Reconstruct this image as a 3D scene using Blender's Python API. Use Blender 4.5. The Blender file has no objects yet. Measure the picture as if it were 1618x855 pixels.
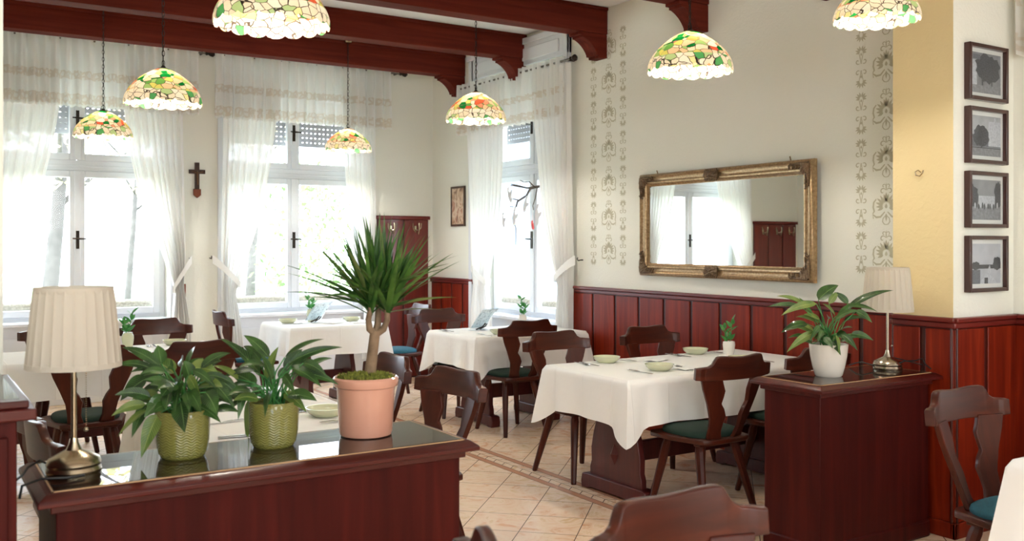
import bpy, math, random
from mathutils import Vector, Matrix
PI = math.pi
random.seed(7)
SC = bpy.context.scene
COL = SC.collection
H = 1.5
YAW = math.atan(963 / 1505)
SN, CS = math.sin(YAW), math.cos(YAW)
W, B = 5.05, 9.56          # right wall plane x, far wall plane y
CEIL = 3.5

def depth_point(u, v, d):
    l = (u - 809) / 1505
    return Vector(((SN + l * CS) * d, (CS - l * SN) * d, H - (v - 384) / 1505 * d))

# ------------------------------------------------------------------ mesh helper
class MB:
    def __init__(s):
        s.v = []; s.f = []; s.m = []
    def add(s, vs, fs, mi=0):
        o = len(s.v)
        s.v += [tuple(p) for p in vs]
        s.f += [tuple(i + o for i in f) for f in fs]
        s.m += [mi] * len(fs)
        return s
    def box(s, x0, x1, y0, y1, z0, z1, mi=0):
        vs = [(x, y, z) for z in (z0, z1) for y in (y0, y1) for x in (x0, x1)]
        return s.add(vs, [(0, 2, 3, 1), (4, 5, 7, 6), (0, 1, 5, 4), (2, 6, 7, 3), (0, 4, 6, 2), (1, 3, 7, 5)], mi)
    def prism(s, poly, a, b, f, mi=0):
        """poly: 2D points; f(p, q, t) -> 3D; extruded from t=a to t=b"""
        n = len(poly)
        vs = [f(p, q, a) for p, q in poly] + [f(p, q, b) for p, q in poly]
        fs = [tuple(range(n - 1, -1, -1)), tuple(range(n, 2 * n))]
        fs += [(i, (i + 1) % n, n + (i + 1) % n, n + i) for i in range(n)]
        return s.add(vs, fs, mi)
    def lathe(s, prof, n=32, c=(0, 0, 0), mi=0, sx=1, sy=1, wob=None):
        vs = []
        for k, (r, z) in enumerate(prof):
            for i in range(n):
                a = 2 * PI * i / n
                rr, zz = (r, z) if wob is None else wob(r, z, a, k)
                vs.append((c[0] + rr * math.cos(a) * sx, c[1] + rr * math.sin(a) * sy, c[2] + zz))
        fs = []
        for k in range(len(prof) - 1):
            for i in range(n):
                j = (i + 1) % n
                fs.append((k * n + i, k * n + j, (k + 1) * n + j, (k + 1) * n + i))
        return s.add(vs, fs, mi)
    def tube(s, pts, r, n=8, mi=0, cap=True, tw=0):
        pts = [Vector(p) for p in pts]
        if not isinstance(r, (list, tuple)): r = [r] * len(pts)
        vs = []; fs = []
        prev = None
        for k, p in enumerate(pts):
            t = (pts[min(k + 1, len(pts) - 1)] - pts[max(k - 1, 0)])
            t.normalize()
            if prev is None:
                ref = Vector((0, 0, 1)) if abs(t.z) < .9 else Vector((1, 0, 0))
                x = t.cross(ref).normalized()
            else:
                x = (prev - t * prev.dot(t)).normalized()
            prev = x
            y = t.cross(x)
            for i in range(n):
                a = 2 * PI * i / n + tw
                vs.append(p + x * math.cos(a) * r[k] + y * math.sin(a) * r[k])
        for k in range(len(pts) - 1):
            for i in range(n):
                j = (i + 1) % n
                fs.append((k * n + i, k * n + j, (k + 1) * n + j, (k + 1) * n + i))
        if cap:
            fs.append(tuple(range(n - 1, -1, -1)))
            fs.append(tuple(range((len(pts) - 1) * n, len(pts) * n)))
        return s.add(vs, fs, mi)
    def grid(s, nu, nv, f, mi=0, close=False):
        vs = [f(i / nu, j / nv) for j in range(nv + 1) for i in range(nu + 1)]
        fs = [(j * (nu + 1) + i, j * (nu + 1) + i + 1, (j + 1) * (nu + 1) + i + 1, (j + 1) * (nu + 1) + i)
              for j in range(nv) for i in range(nu)]
        return s.add(vs, fs, mi)
    def build(s, name, mat, parent=None, smooth=False, bevel=0, solid=0, loc=None, rz=0, sub=0):
        me = bpy.data.meshes.new(name)
        me.from_pydata(s.v, [], s.f)
        for m in (mat if isinstance(mat, (list, tuple)) else [mat]):
            me.materials.append(m)
        if len(me.materials) > 1:
            me.polygons.foreach_set('material_index', s.m)
        o = bpy.data.objects.new(name, me)
        COL.objects.link(o)
        if smooth == 'auto':
            me.shade_smooth()
            me.set_sharp_from_angle(angle=math.radians(38))
        elif smooth:
            me.shade_smooth()
        if bevel:
            b = o.modifiers.new('bevel', 'BEVEL'); b.width = bevel; b.segments = 2; b.limit_method = 'ANGLE'; b.angle_limit = math.radians(40)
            b.harden_normals = False
            me.shade_smooth(); me.set_sharp_from_angle(angle=math.radians(50))
        if solid:
            d = o.modifiers.new('solid', 'SOLIDIFY'); d.thickness = abs(solid); d.offset = 1 if solid > 0 else -1
        if sub:
            d = o.modifiers.new('sub', 'SUBSURF'); d.levels = sub; d.render_levels = sub
        if parent: o.parent = parent
        if loc is not None: o.location = loc
        o.rotation_euler = (0, 0, rz)
        return o

def tag(o, label=None, cat=None, group=None, kind=None):
    if label: o['label'] = label
    if cat: o['category'] = cat
    if group: o['group'] = group
    if kind: o['kind'] = kind
    return o
def thing(name, loc, rz=0, label=None, cat=None, group=None, kind=None):
    o = bpy.data.objects.new(name, None); COL.objects.link(o)
    o.location = loc; o.rotation_euler = (0, 0, rz); o.empty_display_size = .1
    return tag(o, label, cat, group, kind)
def copy_tree(o, parent=None):
    c = o.copy(); COL.objects.link(c); c.parent = parent
    for ch in list(o.children): copy_tree(ch, c)
    return c
def place(proto, used, loc, rz, label, group=None, cat=None):
    c = proto if not used else copy_tree(proto)
    c.location = loc; c.rotation_euler = (0, 0, rz)
    c['label'] = label
    if group: c['group'] = group
    if cat: c['category'] = cat
    return c

# ------------------------------------------------------------------ materials
def s2l(c):
    return tuple(((x / 255) / 12.92 if x / 255 <= .04045 else ((x / 255 + .055) / 1.055) ** 2.4) for x in c) + (1,)
def newmat(name):
    m = bpy.data.materials.new(name); m.use_nodes = True
    nt = m.node_tree
    for n in list(nt.nodes): nt.nodes.remove(n)
    out = nt.nodes.new('ShaderNodeOutputMaterial')
    return m, nt, out
def N(nt, t, **k):
    n = nt.nodes.new(t)
    for a, b in k.items():
        if a.startswith('i_'): n.inputs[a[2:].replace('_', ' ')].default_value = b
        else: setattr(n, a, b)
    return n
def principled(nt, out, **k):
    p = nt.nodes.new('ShaderNodeBsdfPrincipled')
    for a, b in k.items(): p.inputs[a].default_value = b
    nt.links.new(p.outputs[0], out.inputs[0])
    return p
def ramp(nt, stops, interp='LINEAR'):
    r = nt.nodes.new('ShaderNodeValToRGB'); r.color_ramp.interpolation = interp
    el = r.color_ramp.elements
    while len(el) > 1: el.remove(el[-1])
    el[0].position, el[0].color = stops[0]
    for p, c in stops[1:]:
        e = el.new(p); e.color = c
    return r
def coords(nt, scale=(1, 1, 1), rot=(0, 0, 0), kind='Object'):
    tc = nt.nodes.new('ShaderNodeTexCoord'); mp = nt.nodes.new('ShaderNodeMapping')
    mp.inputs['Scale'].default_value = scale; mp.inputs['Rotation'].default_value = rot
    nt.links.new(tc.outputs[kind], mp.inputs[0])
    return mp.outputs[0]
def bump(nt, p, src, strength=.2, dist=.01):
    b = nt.nodes.new('ShaderNodeBump'); b.inputs['Strength'].default_value = strength; b.inputs['Distance'].default_value = dist
    nt.links.new(src, b.inputs['Height']); nt.links.new(b.outputs[0], p.inputs['Normal'])
    return b
def plain(name, rgb, rough=.5, metal=0, coat=0, noise=0, nscale=40, bmp=0, spec=.5, rgb2=None):
    m, nt, out = newmat(name)
    p = principled(nt, out, **{'Base Color': s2l(rgb), 'Roughness': rough, 'Metallic': metal, 'Coat Weight': coat, 'Specular IOR Level': spec})
    if noise or bmp or rgb2:
        nz = N(nt, 'ShaderNodeTexNoise'); nz.inputs['Scale'].default_value = nscale; nz.inputs['Detail'].default_value = 4
        nt.links.new(coords(nt), nz.inputs['Vector'])
        if noise or rgb2:
            c2 = s2l(rgb2) if rgb2 else tuple(x * (1 - noise) for x in s2l(rgb)[:3]) + (1,)
            r = ramp(nt, [(.3, s2l(rgb)), (.7, c2)])
            nt.links.new(nz.outputs[0], r.inputs[0]); nt.links.new(r.outputs[0], p.inputs['Base Color'])
        if bmp: bump(nt, p, nz.outputs[0], bmp)
    return m
def wood(name, a, b, axis='z', rough=.3, coat=.3, sc=1.0, spec=.5, croug=.15):
    m, nt, out = newmat(name)
    p = principled(nt, out, **{'Roughness': rough, 'Coat Weight': coat, 'Coat Roughness': croug, 'Specular IOR Level': spec})
    st = {'x': (1.2, 22, 22), 'y': (22, 1.2, 22), 'z': (22, 22, 1.2)}[axis]
    v = coords(nt, tuple(x * sc for x in st))
    nz = N(nt, 'ShaderNodeTexNoise'); nz.inputs['Scale'].default_value = 1.0; nz.inputs['Detail'].default_value = 6; nz.inputs['Distortion'].default_value = .6
    nt.links.new(v, nz.inputs['Vector'])
    r = ramp(nt, [(.3, s2l(a)), (.55, s2l(tuple((x + y) / 2 for x, y in zip(a, b)))), (.75, s2l(b))])
    nt.links.new(nz.outputs[0], r.inputs[0]); nt.links.new(r.outputs[0], p.inputs['Base Color'])
    bump(nt, p, nz.outputs[0], .06, .004)
    return m
def sheer(name, alpha=.35, lace=None, rgb=(250, 249, 246), trans=.3):
    """translucent gauze; lace: list of (z0, z1) in object z, denser there"""
    m, nt, out = newmat(name)
    tr = N(nt, 'ShaderNodeBsdfTransparent'); df = N(nt, 'ShaderNodeBsdfDiffuse'); tl = N(nt, 'ShaderNodeBsdfTranslucent')
    df.inputs[0].default_value = s2l(rgb); tl.inputs[0].default_value = s2l(rgb)
    mx = N(nt, 'ShaderNodeMixShader'); mx.inputs[0].default_value = trans
    nt.links.new(df.outputs[0], mx.inputs[1]); nt.links.new(tl.outputs[0], mx.inputs[2])
    m2 = N(nt, 'ShaderNodeMixShader'); m2.inputs[0].default_value = 1 - alpha
    nt.links.new(tr.outputs[0], m2.inputs[1]); nt.links.new(mx.outputs[0], m2.inputs[2])
    nt.links.new(m2.outputs[0], out.inputs[0])
    if lace:
        tc = N(nt, 'ShaderNodeTexCoord'); sp = N(nt, 'ShaderNodeSeparateXYZ')
        nt.links.new(tc.outputs['UV'], sp.inputs[0])
        tot = None
        for z0, z1 in lace:
            g = N(nt, 'ShaderNodeMath', operation='GREATER_THAN'); g.inputs[1].default_value = z0
            l = N(nt, 'ShaderNodeMath', operation='LESS_THAN'); l.inputs[1].default_value = z1
            mu = N(nt, 'ShaderNodeMath', operation='MULTIPLY')
            nt.links.new(sp.outputs[1], g.inputs[0]); nt.links.new(sp.outputs[1], l.inputs[0])
            nt.links.new(g.outputs[0], mu.inputs[0]); nt.links.new(l.outputs[0], mu.inputs[1])
            if tot is None: tot = mu
            else:
                ad = N(nt, 'ShaderNodeMath', operation='ADD'); nt.links.new(tot.outputs[0], ad.inputs[0]); nt.links.new(mu.outputs[0], ad.inputs[1]); tot = ad
        vo = N(nt, 'ShaderNodeTexVoronoi', feature='DISTANCE_TO_EDGE'); vo.inputs['Scale'].default_value = 1
        mp = N(nt, 'ShaderNodeMapping'); mp.inputs['Scale'].default_value = (70, 14, 1)
        nt.links.new(tc.outputs['UV'], mp.inputs[0]); nt.links.new(mp.outputs[0], vo.inputs['Vector'])
        r = ramp(nt, [(.12, (1, 1, 1, 1)), (.22, (.15, .15, .15, 1))])
        nt.links.new(vo.outputs['Distance'], r.inputs[0])
        mu = N(nt, 'ShaderNodeMath', operation='MULTIPLY'); nt.links.new(tot.outputs[0], mu.inputs[0]); nt.links.new(r.outputs[0], mu.inputs[1])
        mr = N(nt, 'ShaderNodeMapRange'); mr.inputs['To Min'].default_value = 1 - alpha; mr.inputs['To Max'].default_value = .97
        nt.links.new(mu.outputs[0], mr.inputs[0]); nt.links.new(mr.outputs[0], m2.inputs[0])
        cr = ramp(nt, [(0, s2l(rgb)), (1, s2l((234, 226, 216)))])
        nt.links.new(mu.outputs[0], cr.inputs[0]); nt.links.new(cr.outputs[0], df.inputs[0]); nt.links.new(cr.outputs[0], tl.inputs[0])
    return m
def emis(name, rgb, st):
    m, nt, out = newmat(name)
    e = N(nt, 'ShaderNodeEmission'); e.inputs[0].default_value = s2l(rgb); e.inputs[1].default_value = st
    nt.links.new(e.outputs[0], out.inputs[0]); return m
def clear_glass(name, tint=(255, 255, 255), ior=1.45, rough=0.0):
    m, nt, out = newmat(name)
    tr = N(nt, 'ShaderNodeBsdfTransparent'); tr.inputs[0].default_value = s2l(tint)
    gl = N(nt, 'ShaderNodeBsdfGlossy'); gl.inputs['Roughness'].default_value = rough
    fr = N(nt, 'ShaderNodeFresnel'); fr.inputs[0].default_value = ior
    mx = N(nt, 'ShaderNodeMixShader')
    ge = N(nt, 'ShaderNodeNewGeometry'); inv = N(nt, 'ShaderNodeMath', operation='SUBTRACT'); inv.inputs[0].default_value = 1
    nt.links.new(ge.outputs['Backfacing'], inv.inputs[1])
    mu = N(nt, 'ShaderNodeMath', operation='MULTIPLY'); nt.links.new(fr.outputs[0], mu.inputs[0]); nt.links.new(inv.outputs[0], mu.inputs[1])
    nt.links.new(mu.outputs[0], mx.inputs[0]); nt.links.new(tr.outputs[0], mx.inputs[1]); nt.links.new(gl.outputs[0], mx.inputs[2])
    nt.links.new(mx.outputs[0], out.inputs[0]); return m

def plaster(name, rgb, sc=45):
    m, nt, out = newmat(name)
    p = principled(nt, out, **{'Base Color': s2l(rgb), 'Roughness': .85, 'Specular IOR Level': .2})
    nz = N(nt, 'ShaderNodeTexNoise'); nz.inputs['Scale'].default_value = sc; nz.inputs['Detail'].default_value = 3; nz.inputs['Distortion'].default_value = .8
    nt.links.new(coords(nt), nz.inputs['Vector'])
    bump(nt, p, nz.outputs[0], .35, .006)
    return m

M = {}
M['wall'] = plaster('wall_plaster', (238, 237, 226))
M['wall_warm'] = plaster('wall_ochre', (228, 208, 160), 30)
M['ceil'] = plain('ceiling_white', (240, 242, 244), .9)
M['white'] = plain('white_gloss_paint', (222, 224, 228), .4)
M['panelwood'] = wood('red_panel_wood', (100, 23, 9), (148, 48, 20), 'z', .38, .05, spec=.2)
M['groove'] = wood('dark_groove_wood', (58, 14, 9), (72, 20, 12), 'z', .4, .1)
M['capwood'] = wood('wainscot_cap_wood', (92, 24, 20), (120, 38, 28), 'y', .36, .2, spec=.35)
M['capwoodx'] = wood('wainscot_cap_wood_x', (92, 24, 20), (120, 38, 28), 'x', .36, .2, spec=.35)
M['beam'] = wood('beam_wood', (84, 28, 19), (112, 44, 30), 'x', .6, .0, spec=.08)
M['divwood'] = wood('divider_wood', (54, 12, 10), (80, 23, 18), 'z', .45, .0, spec=.12)
M['divtop'] = wood('divider_top_wood', (60, 11, 8), (88, 22, 15), 'x', .35, .15, spec=.35)
M['chair'] = wood('chair_wood', (54, 19, 11), (88, 36, 20), 'z', .38, .08, spec=.22)
M['chairx'] = wood('chair_rail_wood', (52, 19, 11), (86, 36, 20), 'x', .35, .1, spec=.28)
M['table'] = wood('table_wood', (66, 20, 19), (88, 32, 29), 'z', .4, .12, spec=.35)
def clothmat():
    m, nt, out = newmat('tablecloth_linen')
    p = principled(nt, out, **{'Base Color': s2l((244, 243, 240)), 'Roughness': .85, 'Specular IOR Level': .25})
    tc = N(nt, 'ShaderNodeTexCoord'); sp = N(nt, 'ShaderNodeSeparateXYZ'); nt.links.new(tc.outputs['Object'], sp.inputs[0])
    tot = None
    for ax in (0, 1):
        a = N(nt, 'ShaderNodeMath', operation='PINGPONG'); a.inputs[1].default_value = .135; nt.links.new(sp.outputs[ax], a.inputs[0])
        l = N(nt, 'ShaderNodeMapRange'); l.inputs['From Min'].default_value = 0; l.inputs['From Max'].default_value = .006; l.inputs['To Min'].default_value = 1; l.inputs['To Max'].default_value = 0
        nt.links.new(a.outputs[0], l.inputs[0])
        if tot is None: tot = l
        else:
            ad = N(nt, 'ShaderNodeMath', operation='ADD'); nt.links.new(tot.outputs[0], ad.inputs[0]); nt.links.new(l.outputs[0], ad.inputs[1]); tot = ad
    nz = N(nt, 'ShaderNodeTexNoise'); nz.inputs['Scale'].default_value = 9; nz.inputs['Detail'].default_value = 2; nt.links.new(tc.outputs['Object'], nz.inputs[0])
    ad = N(nt, 'ShaderNodeMath', operation='MULTIPLY_ADD'); ad.inputs[1].default_value = 2.0; nt.links.new(nz.outputs[0], ad.inputs[0]); nt.links.new(tot.outputs[0], ad.inputs[2])
    bump(nt, p, ad.outputs[0], .35, .006)
    return m
M['cloth'] = clothmat()
M['green'] = plain('green_upholstery', (14, 44, 32), .85, noise=.3, nscale=90)
M['teal'] = plain('teal_upholstery', (30, 96, 116), .75, noise=.3, nscale=90)
M['bowl'] = plain('pale_green_ceramic', (206, 208, 176), .2, coat=.5)
M['steel'] = plain('cutlery_steel', (205, 205, 205), .18, metal=1)
M['nickel'] = plain('satin_nickel', (196, 186, 170), .22, metal=1)
M['brass'] = plain('aged_brass_metal', (184, 170, 144), .25, metal=1)
M['iron'] = plain('dark_iron', (46, 38, 32), .4, metal=.7)
M['rodmetal'] = plain('curtain_rod_metal', (120, 112, 104), .35, metal=.8)
M['black'] = plain('black_cable', (14, 14, 14), .45)
M['shade'] = None
M['gold'] = plain('antique_gold', (186, 158, 120), .34, metal=.6, rgb2=(140, 112, 80), nscale=60, bmp=.2)
M['golddark'] = plain('antique_gold_ornament', (140, 116, 90), .42, metal=.6, rgb2=(84, 62, 42), nscale=120, bmp=.5)
M['mirror'] = plain('mirror_silver', (235, 238, 236), .01, metal=1)
M['pink'] = plain('pink_glazed_clay', (214, 160, 138), .18, coat=.6, rgb2=(206, 148, 126), nscale=5)
M['moss'] = plain('moss_green', (146, 148, 58), .95, rgb2=(70, 80, 26), nscale=60, bmp=.6)
M['whitepot'] = plain('white_glazed_pot', (232, 226, 216), .2, coat=.5)
M['paper'] = plain('white_paper', (244, 244, 242), .7)
M['twig'] = plain('twig_bark', (92, 82, 74), .85)
M['soil'] = plain('potting_soil', (48, 34, 24), .95, bmp=.5)
M['trunk'] = plain('tree_bark', (92, 88, 84), .95, noise=.4, nscale=6)
M['cross'] = plain('dark_cross_wood', (58, 32, 20), .4)
M['crossbrown'] = plain('copper_relief', (120, 62, 40), .35, metal=.4)
M['pane'] = clear_glass('window_glass', ior=1.15)
M['acrylic'] = clear_glass('clear_acrylic', (246, 250, 252), 1.3)
M['sheer'] = sheer('sheer_drape', .025, trans=.2)
M['sheerdense'] = sheer('dense_drape', .01, trans=.05)
M['tieband'] = sheer('lace_tie_band', .02, trans=.1)
M['shutter'] = plain('shutter_grey', (176, 176, 180), .6)

# glass plate on the dividers: reflection by fresnel over the wood under it
M['topglass'] = clear_glass('cabinet_top_glass', (226, 232, 228), 2.1, .012)

# leaf materials with a lengthwise vein pattern
def leafmat(name, a, b, sc=30):
    m, nt, out = newmat(name)
    p = principled(nt, out, **{'Roughness': .32, 'Coat Weight': .15})
    tc = N(nt, 'ShaderNodeTexCoord'); sp = N(nt, 'ShaderNodeSeparateXYZ'); nt.links.new(tc.outputs['UV'], sp.inputs[0])
    nz = N(nt, 'ShaderNodeTexNoise'); nz.inputs['Scale'].default_value = sc; nt.links.new(coords(nt), nz.inputs[0])
    r = ramp(nt, [(.3, s2l(a)), (.7, s2l(b))]); nt.links.new(nz.outputs[0], r.inputs[0])
    nt.links.new(r.outputs[0], p.inputs['Base Color'])
    tl = N(nt, 'ShaderNodeBsdfTranslucent'); nt.links.new(r.outputs[0], tl.inputs[0])
    mx = N(nt, 'ShaderNodeMixShader'); mx.inputs[0].default_value = .25
    nt.links.new(p.outputs[0], mx.inputs[1]); nt.links.new(tl.outputs[0], mx.inputs[2]); nt.links.new(mx.outputs[0], out.inputs[0])
    return m
def veined(name, a, b, vein):
    m, nt, out = newmat(name)
    p = principled(nt, out, **{'Roughness': .3, 'Coat Weight': .2})
    tc = N(nt, 'ShaderNodeTexCoord'); sp = N(nt, 'ShaderNodeSeparateXYZ'); nt.links.new(tc.outputs['UV'], sp.inputs[0])
    ab = N(nt, 'ShaderNodeMath', operation='ABSOLUTE'); nt.links.new(sp.outputs[0], ab.inputs[0])
    m1 = N(nt, 'ShaderNodeMath', operation='MULTIPLY'); m1.inputs[1].default_value = 95; nt.links.new(sp.outputs[1], m1.inputs[0])
    m2 = N(nt, 'ShaderNodeMath', operation='MULTIPLY_ADD'); m2.inputs[1].default_value = -16; nt.links.new(ab.outputs[0], m2.inputs[0]); nt.links.new(m1.outputs[0], m2.inputs[2])
    si = N(nt, 'ShaderNodeMath', operation='SINE'); nt.links.new(m2.outputs[0], si.inputs[0])
    nz = N(nt, 'ShaderNodeTexNoise'); nz.inputs['Scale'].default_value = 16; nt.links.new(tc.outputs['Object'], nz.inputs[0])
    r = ramp(nt, [(.35, s2l(a)), (.68, s2l(b))]); nt.links.new(nz.outputs[0], r.inputs[0])
    mr = N(nt, 'ShaderNodeMapRange'); mr.inputs['From Min'].default_value = .2; mr.inputs['To Min'].default_value = 0; mr.inputs['To Max'].default_value = .35; nt.links.new(si.outputs[0], mr.inputs[0])
    mid = N(nt, 'ShaderNodeMath', operation='LESS_THAN'); mid.inputs[1].default_value = .06; nt.links.new(ab.outputs[0], mid.inputs[0])
    mm = N(nt, 'ShaderNodeMath', operation='MAXIMUM'); nt.links.new(mr.outputs[0], mm.inputs[0]); nt.links.new(mid.outputs[0], mm.inputs[1])
    mx0 = N(nt, 'ShaderNodeMix', data_type='RGBA'); nt.links.new(mm.outputs[0], mx0.inputs[0]); nt.links.new(r.outputs[0], mx0.inputs[6]); mx0.inputs[7].default_value = s2l(vein)
    nt.links.new(mx0.outputs[2], p.inputs['Base Color'])
    bump(nt, p, si.outputs[0], .25, .002)
    tl = N(nt, 'ShaderNodeBsdfTranslucent'); nt.links.new(mx0.outputs[2], tl.inputs[0])
    mx = N(nt, 'ShaderNodeMixShader'); mx.inputs[0].default_value = .2
    nt.links.new(p.outputs[0], mx.inputs[1]); nt.links.new(tl.outputs[0], mx.inputs[2]); nt.links.new(mx.outputs[0], out.inputs[0])
    return m
M['lily'] = veined('peace_lily_leaf', (20, 52, 20), (66, 106, 44), (104, 136, 78))
M['lilylight'] = veined('peace_lily_leaf_pale', (120, 140, 62), (60, 100, 40), (150, 165, 90))
M['dracaena'] = leafmat('dracaena_leaf', (30, 74, 32), (96, 136, 62), 16)
M['dracaenatip'] = leafmat('dracaena_leaf_dry', (122, 130, 74), (78, 104, 50), 12)
M['sprig'] = leafmat('sprig_leaf', (46, 122, 60), (90, 160, 80), 30)
M['outleaf'] = leafmat('outdoor_leaf', (84, 128, 70), (150, 170, 110), 3)
M['outleafautumn'] = leafmat('outdoor_autumn_leaf', (190, 170, 110), (160, 160, 120), 3)

def potmat():
    m, nt, out = newmat('green_embossed_pot')
    p = principled(nt, out, **{'Base Color': s2l((128, 126, 62)), 'Roughness': .25, 'Coat Weight': .4})
    tc = N(nt, 'ShaderNodeTexCoord'); sp = N(nt, 'ShaderNodeSeparateXYZ'); nt.links.new(tc.outputs['Object'], sp.inputs[0])
    at = N(nt, 'ShaderNodeMath', operation='ARCTAN2'); nt.links.new(sp.outputs[1], at.inputs[0]); nt.links.new(sp.outputs[0], at.inputs[1])
    s1 = N(nt, 'ShaderNodeMath', operation='MULTIPLY'); s1.inputs[1].default_value = 16; nt.links.new(at.outputs[0], s1.inputs[0])
    si = N(nt, 'ShaderNodeMath', operation='SINE'); nt.links.new(s1.outputs[0], si.inputs[0])
    z = N(nt, 'ShaderNodeMath', operation='MULTIPLY'); z.inputs[1].default_value = 760; nt.links.new(sp.outputs[2], z.inputs[0])
    a = N(nt, 'ShaderNodeMath', operation='MULTIPLY_ADD'); a.inputs[1].default_value = 2.6; nt.links.new(si.outputs[0], a.inputs[0]); nt.links.new(z.outputs[0], a.inputs[2])
    s2 = N(nt, 'ShaderNodeMath', operation='SINE'); nt.links.new(a.outputs[0], s2.inputs[0])
    bump(nt, p, s2.outputs[0], .34, .003)
    return m
M['greenpot'] = potmat()

def shademat():
    """pleated fabric lamp shade"""
    m, nt, out = newmat('pleated_shade_fabric')
    df = N(nt, 'ShaderNodeBsdfDiffuse'); tl = N(nt, 'ShaderNodeBsdfTranslucent'); mx = N(nt, 'ShaderNodeMixShader'); mx.inputs[0].default_value = .35
    for n in (df, tl): n.inputs[0].default_value = s2l((222, 214, 200))
    nt.links.new(df.outputs[0], mx.inputs[1]); nt.links.new(tl.outputs[0], mx.inputs[2]); nt.links.new(mx.outputs[0], out.inputs[0])
    return m
M['shade'] = shademat()

def tiffany():
    m, nt, out = newmat('leaded_coloured_glass')
    tc = N(nt, 'ShaderNodeTexCoord')
    mp = N(nt, 'ShaderNodeMapping'); nt.links.new(tc.outputs['Object'], mp.inputs[0]); mp.inputs['Scale'].default_value = (1, 1, 1.25)
    nz = N(nt, 'ShaderNodeTexNoise'); nz.inputs['Scale'].default_value = 9; nt.links.new(mp.outputs[0], nz.inputs['Vector'])
    mixv = N(nt, 'ShaderNodeMix', data_type='VECTOR'); mixv.inputs[0].default_value = .06
    nt.links.new(mp.outputs[0], mixv.inputs[4]); nt.links.new(nz.outputs['Color'], mixv.inputs[5])
    vc = N(nt, 'ShaderNodeTexVoronoi', feature='F1'); ve = N(nt, 'ShaderNodeTexVoronoi', feature='DISTANCE_TO_EDGE')
    for v in (vc, ve):
        v.inputs['Scale'].default_value = 22; v.inputs['Randomness'].default_value = .85
        nt.links.new(mixv.outputs[1], v.inputs['Vector'])
    sc = N(nt, 'ShaderNodeSeparateColor'); nt.links.new(vc.outputs['Color'], sc.inputs[0])
    cr = [(0, (250, 226, 190)), (.16, (248, 204, 158)), (.30, (226, 214, 110)), (.38, (168, 200, 120)), (.47, (112, 170, 80)), (.54, (16, 120, 50)),
          (.61, (246, 214, 172)), (.70, (226, 100, 66)), (.77, (236, 158, 120)), (.87, (224, 176, 90)), (.92, (250, 232, 206))]
    r1 = ramp(nt, [(p, s2l(c)) for p, c in cr], 'CONSTANT'); nt.links.new(sc.outputs[0], r1.inputs[0])
    cr2 = [(0, (255, 244, 222)), (.35, (255, 236, 208)), (.78, (250, 240, 170)), (.86, (190, 215, 150)), (.93, (90, 170, 100))]
    r2 = ramp(nt, [(p, s2l(c)) for p, c in cr2], 'CONSTANT'); nt.links.new(sc.outputs[1], r2.inputs[0])
    sp = N(nt, 'ShaderNodeSeparateXYZ'); nt.links.new(tc.outputs['Object'], sp.inputs[0])
    lt = N(nt, 'ShaderNodeMath', operation='LESS_THAN'); lt.inputs[1].default_value = .042; nt.links.new(sp.outputs[2], lt.inputs[0])
    mc = N(nt, 'ShaderNodeMix', data_type='RGBA'); nt.links.new(lt.outputs[0], mc.inputs[0]); nt.links.new(r1.outputs[0], mc.inputs[6]); nt.links.new(r2.outputs[0], mc.inputs[7])
    lead = ramp(nt, [(.028, (0, 0, 0, 1)), (.045, (1, 1, 1, 1))]); nt.links.new(ve.outputs['Distance'], lead.inputs[0])
    dm = N(nt, 'ShaderNodeMix', data_type='RGBA', blend_type='MULTIPLY'); dm.inputs[0].default_value = 1; dm.inputs[7].default_value = (.105, .10, .094, 1)
    nt.links.new(mc.outputs[2], dm.inputs[6])
    tl = N(nt, 'ShaderNodeBsdfTranslucent'); nt.links.new(dm.outputs[2], tl.inputs[0])
    gl = N(nt, 'ShaderNodeBsdfGlossy'); gl.inputs['Roughness'].default_value = .2
    df = N(nt, 'ShaderNodeBsdfDiffuse'); nt.links.new(mc.outputs[2], df.inputs[0])
    a = N(nt, 'ShaderNodeMixShader'); a.inputs[0].default_value = .3; nt.links.new(tl.outputs[0], a.inputs[1]); nt.links.new(df.outputs[0], a.inputs[2])
    b = N(nt, 'ShaderNodeMixShader'); b.inputs[0].default_value = .04; nt.links.new(a.outputs[0], b.inputs[1]); nt.links.new(gl.outputs[0], b.inputs[2])
    dk = N(nt, 'ShaderNodeBsdfPrincipled'); dk.inputs['Base Color'].default_value = s2l((46, 32, 20)); dk.inputs['Metallic'].default_value = .5; dk.inputs['Roughness'].default_value = .4
    c = N(nt, 'ShaderNodeMixShader'); nt.links.new(lead.outputs[0], c.inputs[0]); nt.links.new(dk.outputs[0], c.inputs[1]); nt.links.new(b.outputs[0], c.inputs[2])
    nt.links.new(c.outputs[0], out.inputs[0])
    return m
M['tiffany'] = tiffany()

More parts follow.
